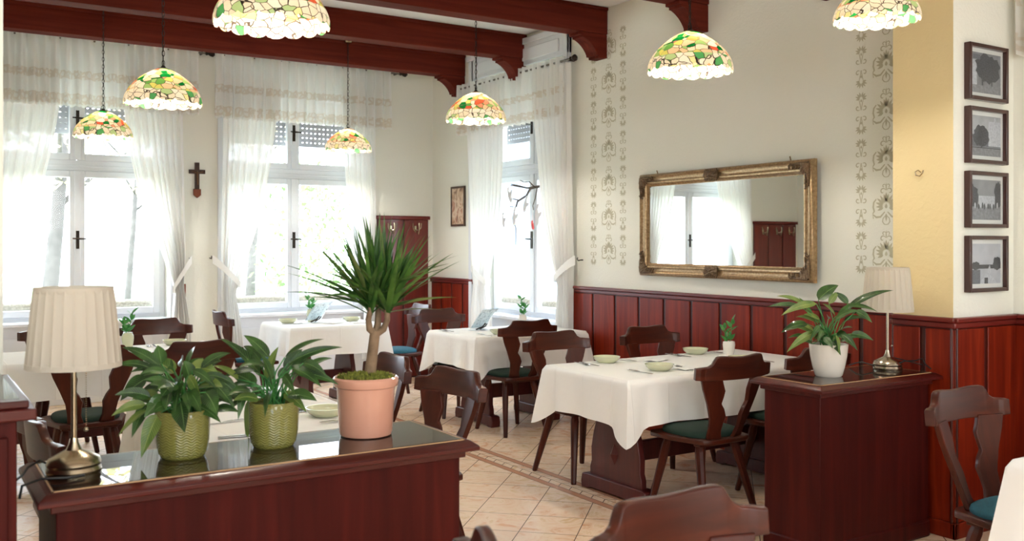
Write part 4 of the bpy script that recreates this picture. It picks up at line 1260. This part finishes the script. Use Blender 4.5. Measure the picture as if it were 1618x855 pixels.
def put(proto, x, y, rz, label, group, z=ZT):
    u = used.get(proto.name, False); used[proto.name] = True
    c = proto if not u else proto.copy()
    if u: COL.objects.link(c)
    c.location = (x, y, z); c.rotation_euler = (0, 0, rz); c['label'] = label; c['group'] = group
    return c
settings = [ # x, y, facing (guest looks along), place words
    (3.71, 4.70, PI, 'at the aisle corner of the mirror table facing the camera side', 1), (4.50, 4.74, PI, 'near the red panelling on the mirror table', 1),
    (3.74, 4.24, 0, 'in front of the green cushioned chair on the mirror table', 1), (4.42, 4.24, 0, 'half hidden by the chair crest on the mirror table', 1),
    (4.12, 6.62, 0, 'behind the crest of the chair at the branch window table', 1), (4.05, 7.12, PI, 'beyond the menu holder on the branch window table', 0),
    (1.54, 3.90, PI / 2, 'beside the pink pot on the table behind the plant cabinet', 1), (1.54, 4.60, PI / 2, 'hidden by moss of the pink pot on the table behind the cabinet', 0),
    (1.12, 3.82, -PI / 2, 'between the two green pots on the table behind the plant cabinet', 0), (1.10, 4.58, -PI / 2, 'by the far corner of the table behind the plant cabinet', 0),
    (1.68, 7.22, PI, 'on the long window table before the empty chair under the window', 1), (1.50, 6.70, 0, 'behind the chair crest on the long window table', 0),
    (.95, 7.20, PI, 'behind the lampshade on the long window table', 0),
    (3.03, 8.62, -PI / 2, 'on the small window table next to the sideways chair', 1), (3.62, 8.50, PI / 2, 'on the small window table next to the coat rack side', 1)]
rr = random.Random(5)
for (x, y, a, wd, b) in settings:
    ca, sa = math.cos(a), math.sin(a)
    def loc(dx, dy): return x + dx * ca - dy * sa, y + dx * sa + dy * ca
    if b:
        put(bowl0, x, y, rr.random() * 3, 'pale green bowl ' + wd, 'pale green bowls')
    else:
        pass
    p = loc(-.14, -.10); put(fork0, p[0], p[1], a + .12, 'steel fork ' + wd, 'forks')
    p = loc(.13, -.10); put(knife0, p[0], p[1], a - .1, 'steel knife ' + wd, 'table knives')
    p = loc(.165, -.11); put(spoon0, p[0], p[1], a - .14, 'steel spoon ' + wd, 'spoons')
for (x, y, a, wd) in ((4.03, 4.60, .4, 'white paper napkin in the middle of the mirror table'), (4.55, 4.45, 2.2, 'crumpled napkin beside the sprig vase on the mirror table'),
                      (3.92, 4.2, .2, 'napkin lying behind the chair crest on the mirror table'), (1.38, 4.05, 1.3, 'folded napkin behind the second green pot'),
                      (1.40, 4.35, .6, 'folded napkin behind the moss of the pink pot'), (1.86, 7.22, .5, 'napkin at the end of the long window table'),
                      (4.24, 6.78, .4, 'napkin by the cutlery on the branch window table'), (3.38, 8.34, .4, 'napkin under the menu holder on the small window table'), (3.6, 8.26, 0, 'napkin towards the coat rack on the small window table')):
    put(nap0, x, y, a, wd, 'paper napkins')

# menu holders
def menu(x, y, rz, label):
    root = thing('menu_holder', (x, y, ZT), rz, label, 'menu', 'menu holders')
    def sheet(w, h, y0, bend): return lambda u, v: ((u - .5) * w + .03 * v, y0 - .09 * v - bend * v * v, .02 + h * v)
    MB().grid(6, 12, sheet(.20, .17, .02, .03)).build('acrylic_sheet', M['acrylic'], root, smooth=True, solid=.003)
    m, nt, out = newmat('printed_menu')
    p = principled(nt, out, **{'Roughness': .6})
    mp = coords(nt, (40, 1, 75)); wv = N(nt, 'ShaderNodeTexNoise'); wv.inputs['Scale'].default_value = 1; nt.links.new(mp, wv.inputs[0])
    r = ramp(nt, [(.5, s2l((240, 244, 244))), (.62, s2l((196, 202, 206)))]); nt.links.new(wv.outputs[0], r.inputs[0]); nt.links.new(r.outputs[0], p.inputs['Base Color'])
    tl = N(nt, 'ShaderNodeBsdfTranslucent'); nt.links.new(r.outputs[0], tl.inputs[0]); mx = N(nt, 'ShaderNodeMixShader'); mx.inputs[0].default_value = .5
    nt.links.new(p.outputs[0], mx.inputs[1]); nt.links.new(tl.outputs[0], mx.inputs[2]); nt.links.new(mx.outputs[0], out.inputs[0])
    MB().grid(6, 12, sheet(.19, .16, .024, .03)).build('menu_card', m, root, smooth=True, solid=.001)
    MB().box(-.10, .10, .0, .05, 0, .004).build('holder_foot', M['acrylic'], root)
    MB().tube([(-.03, .02, .004), (.0, -.03, .03), (.02, -.045, .06)], .006, 8).tube([(.02, .02, .004), (.03, -.03, .03), (.04, -.045, .055)], .005, 8).build('metal_clip', M['iron'], root, smooth='auto')
    return root
menu(3.27, 8.56, .35, 'clear menu stand with green sprig on the small window table')
menu(4.18, 7.04, .3, 'clear curved menu stand on the branch window table')

# sprig vases
def sprig(x, y, label, h=.10, seed=1, sc=1.0, leaves=9, pot=M['bowl']):
    rnd = random.Random(seed)
    root = thing('bud_vase', (x, y, ZT), 0, label, 'vase', 'small vases with green sprigs')
    MB().lathe([(0, 0.002), (.026, 0), (.030, .008), (.037, .045), (.041, .08), (.038, .10), (.030, h + .012), (.031, h + .018), (.028, h + .018), (.026, h + .01), (.03, .06)], 28).build('vase', pot, root, smooth='auto')
    st = MB(); lf = MB()
    for k in range(2):
        a0 = rnd.random() * 6
        pts = [(0, 0, h - .03)]
        top = Vector((.03 * math.cos(a0), .03 * math.sin(a0), h + (.15 - .05 * k) * sc))
        for i in range(1, 6): pts.append(Vector((0, 0, h - .03)).lerp(top, i / 5))
        st.tube(pts, .0022, 6)
        for i in range(leaves):
            t = .3 + .7 * i / (leaves - 1)
            p = Vector((0, 0, h - .03)).lerp(top, t)
            a = a0 + i * 2.4
            tip = p + Vector((math.cos(a) * .045, math.sin(a) * .045, .03 + .02 * rnd.random())) * sc
            leaf(lf, p, tip, .028 * sc, .008, fold=.2, twist=.6)
    st.build('stem', M['sprig'], root, smooth=True)
    lf.build('foliage', M['sprig'], root, smooth=True)
    return root
def leaf(mb, p0, tip, width, arch, n=9, fold=.25, shape='lily', up=None, twist=0, tilt=0):
    p0, tip = Vector(p0), Vector(tip)
    ctrl = (p0 + tip) / 2 + Vector((0, 0, arch))
    vs = []
    for i in range(n + 1):
        t = i / n
        p = p0 * (1 - t) ** 2 + ctrl * 2 * t * (1 - t) + tip * t * t
        tg = ((ctrl - p0) * (1 - t) + (tip - ctrl) * t).normalized()
        ref = Vector(up) if up is not None else Vector((0, 0, 1))
        if abs(tg.dot(ref)) > .97: ref = Vector((SN, CS, 0))
        sd = tg.cross(ref).normalized()
        nm = sd.cross(tg).normalized()
        if tilt:
            b_ = None
            for tw in (tilt, -tilt):
                q = (nm * math.cos(tw) - sd * math.sin(tw)).dot(Vector((-SN, -CS, .35)))
                if b_ is None or q > b_: b_ = q; twist = tw
        if twist:
            c_, s_ = math.cos(twist), math.sin(twist)
            sd, nm = sd * c_ + nm * s_, nm * c_ - sd * s_
        if shape == 'lily': w = width * math.sin(PI * t ** .72) ** .85 * (1.08 - .35 * t)
        else: w = width * min(1, .5 + 3 * t) * (1 - t ** 2.2)
        w = max(w, .0004)
        for s in (-1, -.5, 0, .5, 1):
            vs.append(p + sd * s * w / 2 + nm * fold * abs(s) * w * .5)
    fs = [(i * 5 + j, i * 5 + j + 1, (i + 1) * 5 + j + 1, (i + 1) * 5 + j) for i in range(n) for j in range(4)]
    mb.add(vs, fs, 0)
sprig(1.335, 7.10, 'pale vase with green sprig next to the lampshade on the long window table', seed=2)
sprig(4.60, 7.02, 'white vase with green sprig below the branch window', seed=3, pot=M['whitepot'])
sprig(4.57, 4.50, 'white bud vase with budding sprig under the gilt mirror', seed=6, pot=M['whitepot'], leaves=7, h=.085)
sprig(3.27, 8.66, 'small vase with sprig behind the menu stand on the small window table', seed=9)

# ------------------------------------------------------------------ dividing cabinets with glass tops
DZ = .84
def divider(x0, x1, y0, y1, zt, label, body_m=None, name='partition_cabinet', flare=False):
    root = thing(name, ((x0 + x1) / 2, (y0 + y1) / 2, 0), 0, label, 'cabinet', 'low wooden dividers')
    hx, hy = (x1 - x0) / 2, (y1 - y0) / 2
    b = MB().box(-hx + .05, hx - .05, -hy + .05, hy - .05, 0, zt - .035)
    b.build('body', M['divwood'], root, bevel=.004)
    k = MB().box(-hx + .042, hx - .042, -hy + .042, hy - .042, 0, .09); k.build('plinth', M['divwood'], root, bevel=.012)
    # moulded top: two steps
    t = MB()
    def slab(o, z0, z1, o2=None):
        o2 = o if o2 is None else o2
        vs = [(sx * (hx - oo), sy * (hy - oo), z) for oo, z in ((o, z0), (o2, z1)) for sx, sy in ((-1, -1), (1, -1), (1, 1), (-1, 1))]
        t.add(vs, [(3, 2, 1, 0), (4, 5, 6, 7)] + [(i, (i + 1) % 4, 4 + (i + 1) % 4, 4 + i) for i in range(4)])
    slab(.035, zt - .06, zt - .035)
    slab(.0, zt - .035, zt - .02); slab(.0, zt - .02, zt - .0035, .022)
    t.build('moulded_top', M['divtop'], root, bevel=.003)
    MB().box(-hx + .045, hx - .045, -hy + .045, hy - .045, zt - .003, zt + .001).build('glass_plate', M['topglass'], root)
    # light wood inlay line around the glass
    l = MB(); e = .038
    l.box(-hx + e, hx - e, -hy + e, -hy + e + .005, zt - .003, zt).box(-hx + e, hx - e, hy - e - .005, hy - e, zt - .003, zt)
    l.box(-hx + e, -hx + e + .005, -hy + e, hy - e, zt - .003, zt).box(hx - e - .005, hx - e, -hy + e, hy - e, zt - .003, zt)
    l.build('inlay_line', plain('pale_inlay', (190, 150, 110), .4), root)
    return root
divider(.295, 1.63, 2.745, 3.23, DZ, 'long low dark red cabinet with glass top carrying the lamp and three pots')
divider(3.54, 4.468, 2.905, 3.345, DZ, 'low dark red cabinet with glass top against the ochre pilaster')
# taller panelled stub at the frame's left edge with the wall pillar standing behind it
root = thing('panelled_pillar_base', (-.1, 2.86, 0), 0, 'dark panelled pillar base at the photo edge beside the cream lamp', 'cabinet')
b = MB().box(-.5, .335, -.255, .275, 0, CAPZ - .05)
for i in range(3):
    x = .335 - .06 - .22 * i
    b.box(x - .17, x + .04, -.27, -.255, .08, CAPZ - .09)
b.build('body', M['divwood'], root, bevel=.004)
MB().box(-.5, .375, -.29, .275, CAPZ - .05, CAPZ - .022).box(-.5, .36, -.275, .275, CAPZ - .022, CAPZ - .003).build('moulded_top', M['divtop'], root, bevel=.004)
MB().box(-.49, .34, -.25, .27, CAPZ - .003, CAPZ + .001).build('glass_plate', M['topglass'], root)

# ------------------------------------------------------------------ table lamps
def table_lamp(x, y, z, metal, label):
    root = thing('table_lamp', (x, y, z), 0, label, 'lamp', 'pleated shade table lamps')
    MB().lathe([(0, .0), (.072, .0), (.075, .01), (.07, .02), (.074, .028), (.068, .042), (.045, .055), (.022, .066), (.013, .085), (.010, .10)], 40).build('lamp_base', metal, root, smooth='auto')
    MB().tube([(0, 0, .09), (0, 0, .42)], .0075, 16).build('stem', metal, root, smooth='auto')
    n = 26 * 6
    def wob(r, zz, a, k):
        s = (a * 26 / (2 * PI)) % 1
        return r + .0035 * (abs(s - .5) * 2) ** 3, zz
    sh = MB()
    prof = [(.1255, .312), (.1225, .34), (.115, .42), (.107, .50), (.104, .524)]
    sh.lathe(prof, n, wob=wob)
    sh.lathe([(.1055, .516), (.1065, .532), (.1035, .532)], 96)
    sh.lathe([(.1285, .303), (.1275, .318), (.124, .318)], 96)
    o = sh.build('lamp_shade', M['shade'], root, smooth='auto')
    sp = MB()
    for a in (0, 2.1, 4.2): sp.tube([(0, 0, .42), (.103 * math.cos(a), .103 * math.sin(a), .52)], .0018, 5)
    sp.build('shade_carrier', metal, root)
    ch = MB()
    for i in range(44):
        zz = .40 - i * .0062
        ch.lathe([(.0002, -.002), (.0021, 0), (.0002, .002)], 6, c=(.032, -.004, zz))
    ch.lathe([(.0002, -.007), (.006, -.004), (.007, 0), (.005, .005), (.0002, .008)], 12, c=(.032, -.004, .12))
    ch.build('pull_chain', metal, root)
    return root
table_lamp(.415, 2.985, DZ + .001, M['brass'], 'table lamp with cream pleated shade beside the green potted plants')
table_lamp(4.33, 3.13, DZ + .001, M['nickel'], 'table lamp with white pleated shade beside the white potted plant')
c1 = MB().tube([(.36, 3.02, DZ + .02), (.335, 3.06, DZ + .03), (.30, 3.03, DZ + .02), (.28, 2.97, DZ + .012), (.262, 2.93, DZ + .01)], .0035, 8)
c1.tube([(.43, 2.90, DZ + .008), (.38, 2.885, DZ + .01), (.32, 2.90, DZ + .012), (.27, 2.86, DZ + .008), (.262, 2.84, DZ - .02)], .0035, 8)
o = c1.build('lamp_cable', M['black'], None, smooth='auto'); tag(o, 'thin black lamp cable by the brass lamp foot', 'cable', 'lamp cables')
c2 = MB().tube([(4.28, 3.18, DZ + .02), (4.24, 3.22, DZ + .035), (4.22, 3.24, DZ + .03), (4.24, 3.30, DZ + .01)], .0035, 8)
c2.tube([(4.30, 3.075, DZ + .03), (4.36, 3.05, DZ + .05), (4.42, 3.03, DZ + .05), (4.46, 3.02, DZ + .06), (4.462, 3.0, DZ + .03), (4.466, 2.97, DZ + .01)], .0035, 8)
c2.tube([(4.32, 3.2, DZ + .03), (4.38, 3.14, DZ + .06), (4.44, 3.0, DZ + .03), (4.40, 2.98, DZ + .006)], .003, 8)
o = c2.build('lamp_cable', M['black'], None, smooth='auto'); tag(o, 'black lamp cable looping on the cabinet by the silver lamp foot', 'cable', 'lamp cables')

# ------------------------------------------------------------------ potted plants
def lily(x, y, z, rim_r, rim_h, pot_prof, potmat_, label, leaves, fill, seed, d, ftilt=0):
    rnd = random.Random(seed)
    root = thing('potted_peace_lily', (x, y, z), 0, label, 'potted plant')
    MB().lathe(pot_prof, 56).build('pot', potmat_, root, smooth='auto')
    MB().lathe([(.0005, rim_h - .015), (rim_r * .9, rim_h - .02)], 24).build('soil', M['soil'], root)
    base = Vector((x, y, z))
    st = MB(); lf = MB(); lp = MB()
    def one(b, t, w, arch, pale=False, tw=0):
        w *= 1.22
        r0 = Vector((rnd.uniform(-.03, .03), rnd.uniform(-.03, .03), rim_h - .02))
        mid = r0.lerp(b, .55) + Vector((0, 0, .03))
        st.tube([r0, mid, b], [.0028, .0024, .002], 6)
        leaf(lp if pale else lf, b, t, w, arch, n=12, fold=.22, tilt=rnd.uniform(.4, 1.15))
    for (u0, v0, u1, v1, dd, w) in leaves:
        b = depth_point(u0, v0, d + dd) - base
        t = depth_point(u1, v1, d + dd * 1.6) - base
        L = (t - b).length
        one(b, t, w, L * .16, rnd.random() < .2, rnd.uniform(-.5, .5) + (.5 if u1 > u0 else -.5) * .8)
    for i in range(fill):
        a = 2 * PI * i / fill * 2.6 + rnd.random()
        rr_ = rnd.uniform(.03, .11); hh = rnd.uniform(.0, .13)
        b = Vector((math.cos(a) * rr_, math.sin(a) * rr_, rim_h + hh))
        L = rnd.uniform(.07, .12)
        t = b + Vector((math.cos(a) * L, math.sin(a) * L, rnd.uniform(-.08, .05)))
        one(b, t, rnd.uniform(.022, .034), L * .22, rnd.random() < .12, rnd.uniform(-.7, .7))
    st.build('leaf_stalks', M['sprig'], root, smooth=True)
    for mb, nm_, mt in ((lf, 'foliage', M['lily']), (lp, 'pale_leaves', M['lilylight'])):
        o = mb.build(nm_, mt, root, smooth=True)
        uv = o.data.uv_layers.new(name='UVMap')
        for l in o.data.loops:
            i = l.vertex_index
            uv.data[l.index].uv = ((-1, -.5, 0, .5, 1)[i % 5], ((i // 5) % 13) / 12)
    return root
wp = [(0, .004), (.052, .002), (.06, .0), (.066, .006), (.078, .05), (.088, .10), (.094, .158), (.091, .160), (.087, .15), (.07, .03)]
lily(3.865, 3.13, DZ + .001, .09, .158, wp, M['whitepot'], 'peace lily in a white round pot on the cabinet by the silver lamp',
     [(1293, 474, 1325, 451, -.02, .062), (1272, 482, 1227, 468, .03, .034), (1268, 486, 1213, 485, .0, .026), (1290, 480, 1234, 499, -.05, .036), (1276, 512, 1234, 526, -.03, .046),
      (1288, 526, 1243, 557, -.06, .036), (1338, 488, 1412, 459, .02, .034), (1340, 484, 1387, 493, -.02, .034), (1352, 492, 1378, 510, -.04, .040), (1345, 528, 1380, 538, -.02, .034),
      (1330, 528, 1355, 554, -.08, .030), (1322, 530, 1326, 561, -.10, .030), (1302, 534, 1316, 551, -.10, .030), (1310, 480, 1325, 462, .05, .03), (1340, 480, 1318, 462, .05, .03),
      (1320, 500, 1300, 480, -.03, .04), (1325, 505, 1352, 478, 0, .04), (1295, 505, 1270, 497, 0, .03), (1285, 505, 1262, 470, .03, .03)], 26, 3, 4.73)
gp = [(0, .004), (.062, .0), (.066, .004), (.068, .012), (.072, .014), (.0785, .05), (.081, .10), (.082, .143), (.080, .146), (.077, .143), (.07, .10)]
lily(.73, 3.03, DZ + .001, .08, .143, gp, M['greenpot'], 'drooping peace lily in an olive green pot beside the brass lamp',
     [(252, 578, 193, 549, 0, .030), (255, 575, 249, 546, .02, .040), (232, 598, 190, 634, -.04, .050), (250, 592, 218, 597, .02, .045), (232, 640, 208, 692, -.04, .034), (250, 655, 223, 724, -.08, .046),
      (285, 635, 292, 684, -.12, .056), (262, 628, 228, 660, -.08, .042), (268, 620, 262, 648, -.10, .04), (300, 582, 345, 590, 0, .05), (310, 590, 350, 570, .03, .05), (330, 600, 371, 646, -.04, .040),
      (325, 620, 344, 656, -.08, .046), (345, 600, 375, 625, 0, .04), (275, 590, 240, 570, .02, .05), (300, 620, 318, 652, -.11, .04), (290, 590, 322, 566, .04, .04), (300, 600, 290, 570, -.02, .05),
      (275, 605, 255, 628, -.08, .05), (315, 610, 352, 612, -.04, .05)], 40, 5, 2.97)
lily(1.017, 3.03, DZ + .001, .08, .143, gp, M['greenpot'], 'upright peace lily in an olive green pot between the drooping lily and pink pot',
     [(412, 592, 347, 535, -.02, .040), (425, 565, 385, 530, .02, .036), (450, 565, 512, 536, 0, .030), (455, 575, 541, 549, .02, .026), (462, 582, 508, 612, -.03, .040), (468, 590, 535, 608, -.02, .030),
      (455, 625, 501, 634, -.06, .048), (392, 632, 392, 722, -.08, .034), (388, 610, 376, 664, -.06, .026), (405, 610, 362, 590, .02, .044), (400, 620, 360, 650, -.03, .040), (420, 600, 440, 548, 0, .03),
      (410, 570, 400, 545, .05, .04), (450, 585, 478, 552, .04, .035), (430, 600, 412, 560, -.04, .035), (405, 590, 372, 548, .03, .03)], 24, 8, 3.11)

# dracaena in the pink pot
dx_, dy_, dz_ = 1.342, 3.03, DZ + .001
dr = thing('potted_dracaena', (dx_, dy_, dz_), 0, 'spiky dracaena tree in a pink glazed pot with moss', 'potted plant')
MB().lathe([(0, .004), (.082, .0), (.088, .004), (.092, .02), (.098, .15), (.1, .166), (.108, .170), (.112, .182), (.112, .196), (.106, .202), (.098, .196), (.094, .17), (.09, .1)], 64).build('pot', M['pink'], dr, smooth='auto')
ms = MB(); rm = random.Random(4)
ms.lathe([(.0005, .205), (.05, .203), (.09, .193), (.1, .18)], 32, wob=lambda r, z, a, k: (r, z + .006 * math.sin(a * 7 + k)))
for i in range(900):
    a = rm.random() * 2 * PI; r = .098 * math.sqrt(rm.random()); z = .200 - .012 * (r / .1) ** 2
    px, py = r * math.cos(a), r * math.sin(a); h = rm.uniform(.008, .022); w = rm.uniform(.003, .006)
    ms.add([(px - w, py, z), (px + w, py, z), (px + rm.uniform(-.01, .01), py + rm.uniform(-.01, .01), z + h)], [(0, 1, 2)])
    ms.add([(px, py - w, z), (px, py + w, z), (px + rm.uniform(-.01, .01), py + rm.uniform(-.01, .01), z + h * .8)], [(0, 1, 2)])
ms.build('moss', M['moss'], dr)
def dp(u, v, dd=0): return depth_point(u, v, 3.29 + dd) - Vector((dx_, dy_, dz_))
tk = MB()
bark = plain('dracaena_bark', (140, 116, 92), .8, rgb2=(104, 84, 64), nscale=30, bmp=.3)
tk.tube([dp(584, 604), dp(586, 580), dp(589, 555), dp(592, 530), dp(594, 522)], [.021, .020, .0185, .018, .018], 14)
heads = [dp(586, 486, -.02), dp(598, 482, .03), dp(612, 486, .0)]
tk.tube([dp(593, 528), dp(584, 520, -.01), dp(582, 505, -.02), heads[0]], [.013, .012, .010, .009], 12)
tk.tube([dp(594, 526), dp(597, 512, .02), heads[1]], [.014, .012, .010], 12)
tk.tube([dp(594, 528), dp(606, 520), dp(612, 506), heads[2]], [.013, .012, .010, .009], 12)
tk.build('trunk', bark, dr, smooth='auto')
lv = MB(); lv2 = MB(); rd = random.Random(11)
Rv = Vector((CS, -SN, 0)); Fv = Vector((SN, CS, 0))
tips = [(440, 416), (455, 432), (447, 462), (470, 428), (500, 400), (492, 380), (517, 388), (541, 372), (572, 338), (600, 335), (618, 372), (588, 372), (634, 375), (648, 372), (665, 395), (680, 372), (700, 395),
        (716, 400), (712, 420), (728, 412), (690, 440), (722, 470), (700, 490), (540, 380), (560, 395), (523, 420), (505, 438), (480, 470), (650, 410), (640, 350), (612, 395), (595, 400), (655, 450), (675, 468)]
for k, (u, v) in enumerate(tips):
    h = heads[k % 3] if False else (heads[0] if u < 560 else heads[2] if u > 625 else heads[1])
    dd = rd.uniform(-.10, .10)
    t = dp(u, v, dd)
    L = (t - h).length
    horiz = abs(u - 597) / 180
    leaf(lv if rd.random() < .8 else lv2, h + Vector((rd.uniform(-.006, .006), rd.uniform(-.006, .006), rd.uniform(-.02, .01))), t, rd.uniform(.019, .025), .035 * horiz * L / .3 + .0, n=14, fold=.35, shape='sword', twist=rd.uniform(-.6, .6), up=None)
for k in range(120):
    h = heads[k % 3]
    a = rd.random() * 2 * PI
    el = math.radians(rd.choice([rd.uniform(10, 50), rd.uniform(40, 88), rd.uniform(60, 88)]))
    L = rd.uniform(.20, .33)
    dirv = Vector((math.cos(a) * math.cos(el), math.sin(a) * math.cos(el), math.sin(el)))
    t = h + dirv * L
    leaf(lv if rd.random() < .88 else lv2, h + Vector((0, 0, rd.uniform(-.03, .02))), t, rd.uniform(.017, .024), .045 * math.cos(el), n=12, fold=.35, shape='sword', twist=rd.uniform(-.8, .8))
lv.build('foliage', M['dracaena'], dr, smooth=True)
lv2.build('dry_leaves', M['dracaenatip'], dr, smooth=True)

# ------------------------------------------------------------------ outside
M['outbark'] = plain('pale_bark', (150, 150, 130), .9)
def ground_mat():
    m, nt, out = newmat('garden_ground')
    p = principled(nt, out, **{'Roughness': .95})
    g = coords(nt, (.35, .35, .35)); nz = N(nt, 'ShaderNodeTexNoise'); nz.inputs['Scale'].default_value = 1; nz.inputs['Detail'].default_value = 6; nt.links.new(g, nz.inputs[0])
    r = ramp(nt, [(.40, s2l((120, 150, 96))), (.5, s2l((206, 204, 190))), (.62, s2l((232, 226, 212)))]); nt.links.new(nz.outputs[0], r.inputs[0]); nt.links.new(r.outputs[0], p.inputs['Base Color'])
    return m
struct(MB().box(-40, 60, B + .6, 80, -.62, -.5).box(W + .6, 60, -30, B + .6, -.62, -.5), 'ground', ground_mat())
def tree(x, y, h, r, lean, label, crown, cm, seed):
    rnd = random.Random(seed)
    root = thing('garden_tree', (x, y, -.5), 0, label, 'tree', 'trees outside the windows')
    tk = MB().tube([(0, 0, 0), (lean * .15, 0, h * .2), (lean * .5, 0, h * .5), (lean, 0, h)], [r * 1.3, r, r * .85, r * .55], 14)
    for k in range(5):
        a = rnd.random() * 6; z = h * rnd.uniform(.55, .9)
        tk.tube([(lean * z / h, 0, z), (lean * z / h + math.cos(a) * 1.0, math.sin(a) * 1.0, z + .8), (lean + math.cos(a) * 1.8, math.sin(a) * 1.8, z + 1.3)], [r * .4, r * .25, r * .08], 8)
    tk.build('tree_trunk', M['trunk'], root, smooth=True)
    lf = MB()
    for k in range(crown):
        a = rnd.random() * 2 * PI; rr2 = 2.4 * rnd.random() ** .5; z = h * rnd.uniform(.62, 1.25)
        p = Vector((lean + rr2 * math.cos(a), rr2 * math.sin(a), z))
        d1 = Vector((rnd.uniform(-1, 1), rnd.uniform(-1, 1), rnd.uniform(-1, 1))).normalized() * .09
        d2 = Vector((rnd.uniform(-1, 1), rnd.uniform(-1, 1), rnd.uniform(-1, 1))).normalized() * .05
        lf.add([p - d1, p + d2, p + d1, p - d2], [(0, 1, 2, 3)])
    lf.build('tree_crown', cm, root)
    return root
tree(1.93, 17.0, 4.6, .13, .35, 'thick grey garden tree seen through the pane behind the cream lamp', 1500, M['outleafautumn'], 1)
tree(4.0, 21.5, 4.6, .07, .3, 'slim grey garden tree close behind the thick one', 500, M['outleafautumn'], 2)
tree(9.3, 30, 5.5, .14, .35, 'distant thin garden tree seen by the central window bar', 900, M['outleafautumn'], 3)
def shrub(x, y, h, r, label, n, cm, seed):
    rnd = random.Random(seed)
    root = thing('garden_shrub', (x, y, -.5), 0, label, 'shrub', 'shrubs outside the windows')
    st = MB(); lf = MB()
    for k in range(9):
        a = rnd.random() * 6; st.tube([(0, 0, 0), (r * .4 * math.cos(a), r * .4 * math.sin(a), h * .5), (r * .8 * math.cos(a), r * .8 * math.sin(a), h * .95)], [.014, .009, .004], 6)
    st.build('stems', M['outbark'], root)
    for k in range(n):
        a = rnd.random() * 2 * PI; t = rnd.random(); rr2 = r * (rnd.random() ** .5) * (.35 + .65 * math.sin(PI * min(t * .8 + .15, 1)))
        p = Vector((rr2 * math.cos(a), rr2 * math.sin(a), .1 + h * t))
        d1 = Vector((rnd.uniform(-1, 1), rnd.uniform(-1, 1), rnd.uniform(-1, 1))).normalized() * .06
        d2 = Vector((rnd.uniform(-1, 1), rnd.uniform(-1, 1), rnd.uniform(-1, 1))).normalized() * .03
        lf.add([p - d1, p + d2, p + d1, p - d2], [(0, 1, 2, 3)])
    lf.build('shrub_leaves', cm, root)
    return root
shrub(4.75, 12.6, 3.0, .8, 'leafy green garden shrub seen through the window nearer the coat rack', 1800, M['outleaf'], 4)
shrub(3.25, 13.3, 2.6, .35, 'slender garden shrub beside the broader leafy one', 500, M['outleaf'], 5)

nb = thing('neighbour_house', (10.5, 11.5, -.5), 0, 'pale grey plastered house outside the branch window', 'house')
hb = MB().box(0, 5, -6, 5, 0, 7)
for i in range(6): hb.box(-.12, 0, -5.6 + i * 1.9, -5.2 + i * 1.9, 0, 7)
hb.build('house_wall', plain('grey_house_plaster', (116, 124, 138), .9), nb)
for i in range(5):
    y = -5.05 + i * 1.9
    fr_ = MB().box(-.06, 0, y + .25, y + 1.2, 1.4, 3.3).build('window_frame', M['white'], nb)
    MB().box(-.075, -.06, y + .32, y + 1.13, 1.47, 3.23).build('pane', plain('dark_pane', (90, 104, 122), .2), fr_)
MB().prism([(-.4, 7), (5.4, 7), (2.5, 9)], -6.3, 5.3, lambda p, q, t: (p, t, q)).build('roof', plain('roof_tile', (120, 84, 70), .9), nb)

# ------------------------------------------------------------------ light
wd = bpy.data.worlds.new('World'); SC.world = wd; wd.use_nodes = True
bg = wd.node_tree.nodes['Background']; bg.inputs[0].default_value = (.77, .88, 1.0, 1); bg.inputs[1].default_value = 3.5
def area(name, loc, rot, sx, sy, power, color=(1, 1, 1), portal=False):
    l = bpy.data.lights.new(name, 'AREA'); l.shape = 'RECTANGLE'; l.size = sx; l.size_y = sy; l.energy = power; l.color = color
    if portal: l.cycles.is_portal = True
    o = bpy.data.objects.new(name, l); COL.objects.link(o); o.location = loc; o.rotation_euler = rot
    return o
for c in WIN_FAR: area('window_daylight_portal', (c, B + .42, 2.0), (-PI / 2, 0, 0), 1.6, 2.5, 1, portal=True)
for c in RW: area('window_daylight_portal', (W + .42, c, 2.0), (0, PI / 2, 0), 2.5, 1.6, 1, portal=True)
for c in (-1.9,): area('window_daylight_portal', (c, Y0 - .32, 1.8), (PI / 2, 0, 0), 1.4, 1.8, 1, portal=True)

for k, (x, y) in enumerate(((.4, -1.6), (2.6, -2.0))):      # unseen fill lights added behind the camera to brighten the room, without fittings
    l = bpy.data.lights.new('room_fill_light', 'POINT'); l.energy = 30; l.color = (.96, .98, 1); l.shadow_soft_size = .4
    o = bpy.data.objects.new('room_fill_light', l); COL.objects.link(o); o.location = (x, y, 2.2)

# ------------------------------------------------------------------ camera
cam = bpy.data.cameras.new('camera'); co = bpy.data.objects.new('camera', cam); COL.objects.link(co)
co.location = (0, 0, H); co.rotation_euler = (PI / 2, 0, -YAW)
cam.sensor_width = 36; cam.lens = 1505 / 1618 * 36
cam.shift_y = -(427.5 - 384) / 1618
cam.clip_start = .05; cam.clip_end = 200
cam.dof.use_dof = True; cam.dof.focus_distance = 5.2; cam.dof.aperture_fstop = 4.0
SC.camera = co
SC.view_settings.view_transform = 'Standard'; SC.view_settings.look = 'None'; SC.view_settings.gamma = 1
SC.view_settings.use_curve_mapping = False
SC.view_settings.exposure = 2.05
cy = SC.cycles
cy.use_denoising = True
cy.max_bounces = 10; cy.diffuse_bounces = 5; cy.glossy_bounces = 5; cy.transmission_bounces = 8; cy.transparent_max_bounces = 24
cy.caustics_reflective = False; cy.caustics_refractive = False; cy.sample_clamp_indirect = 6
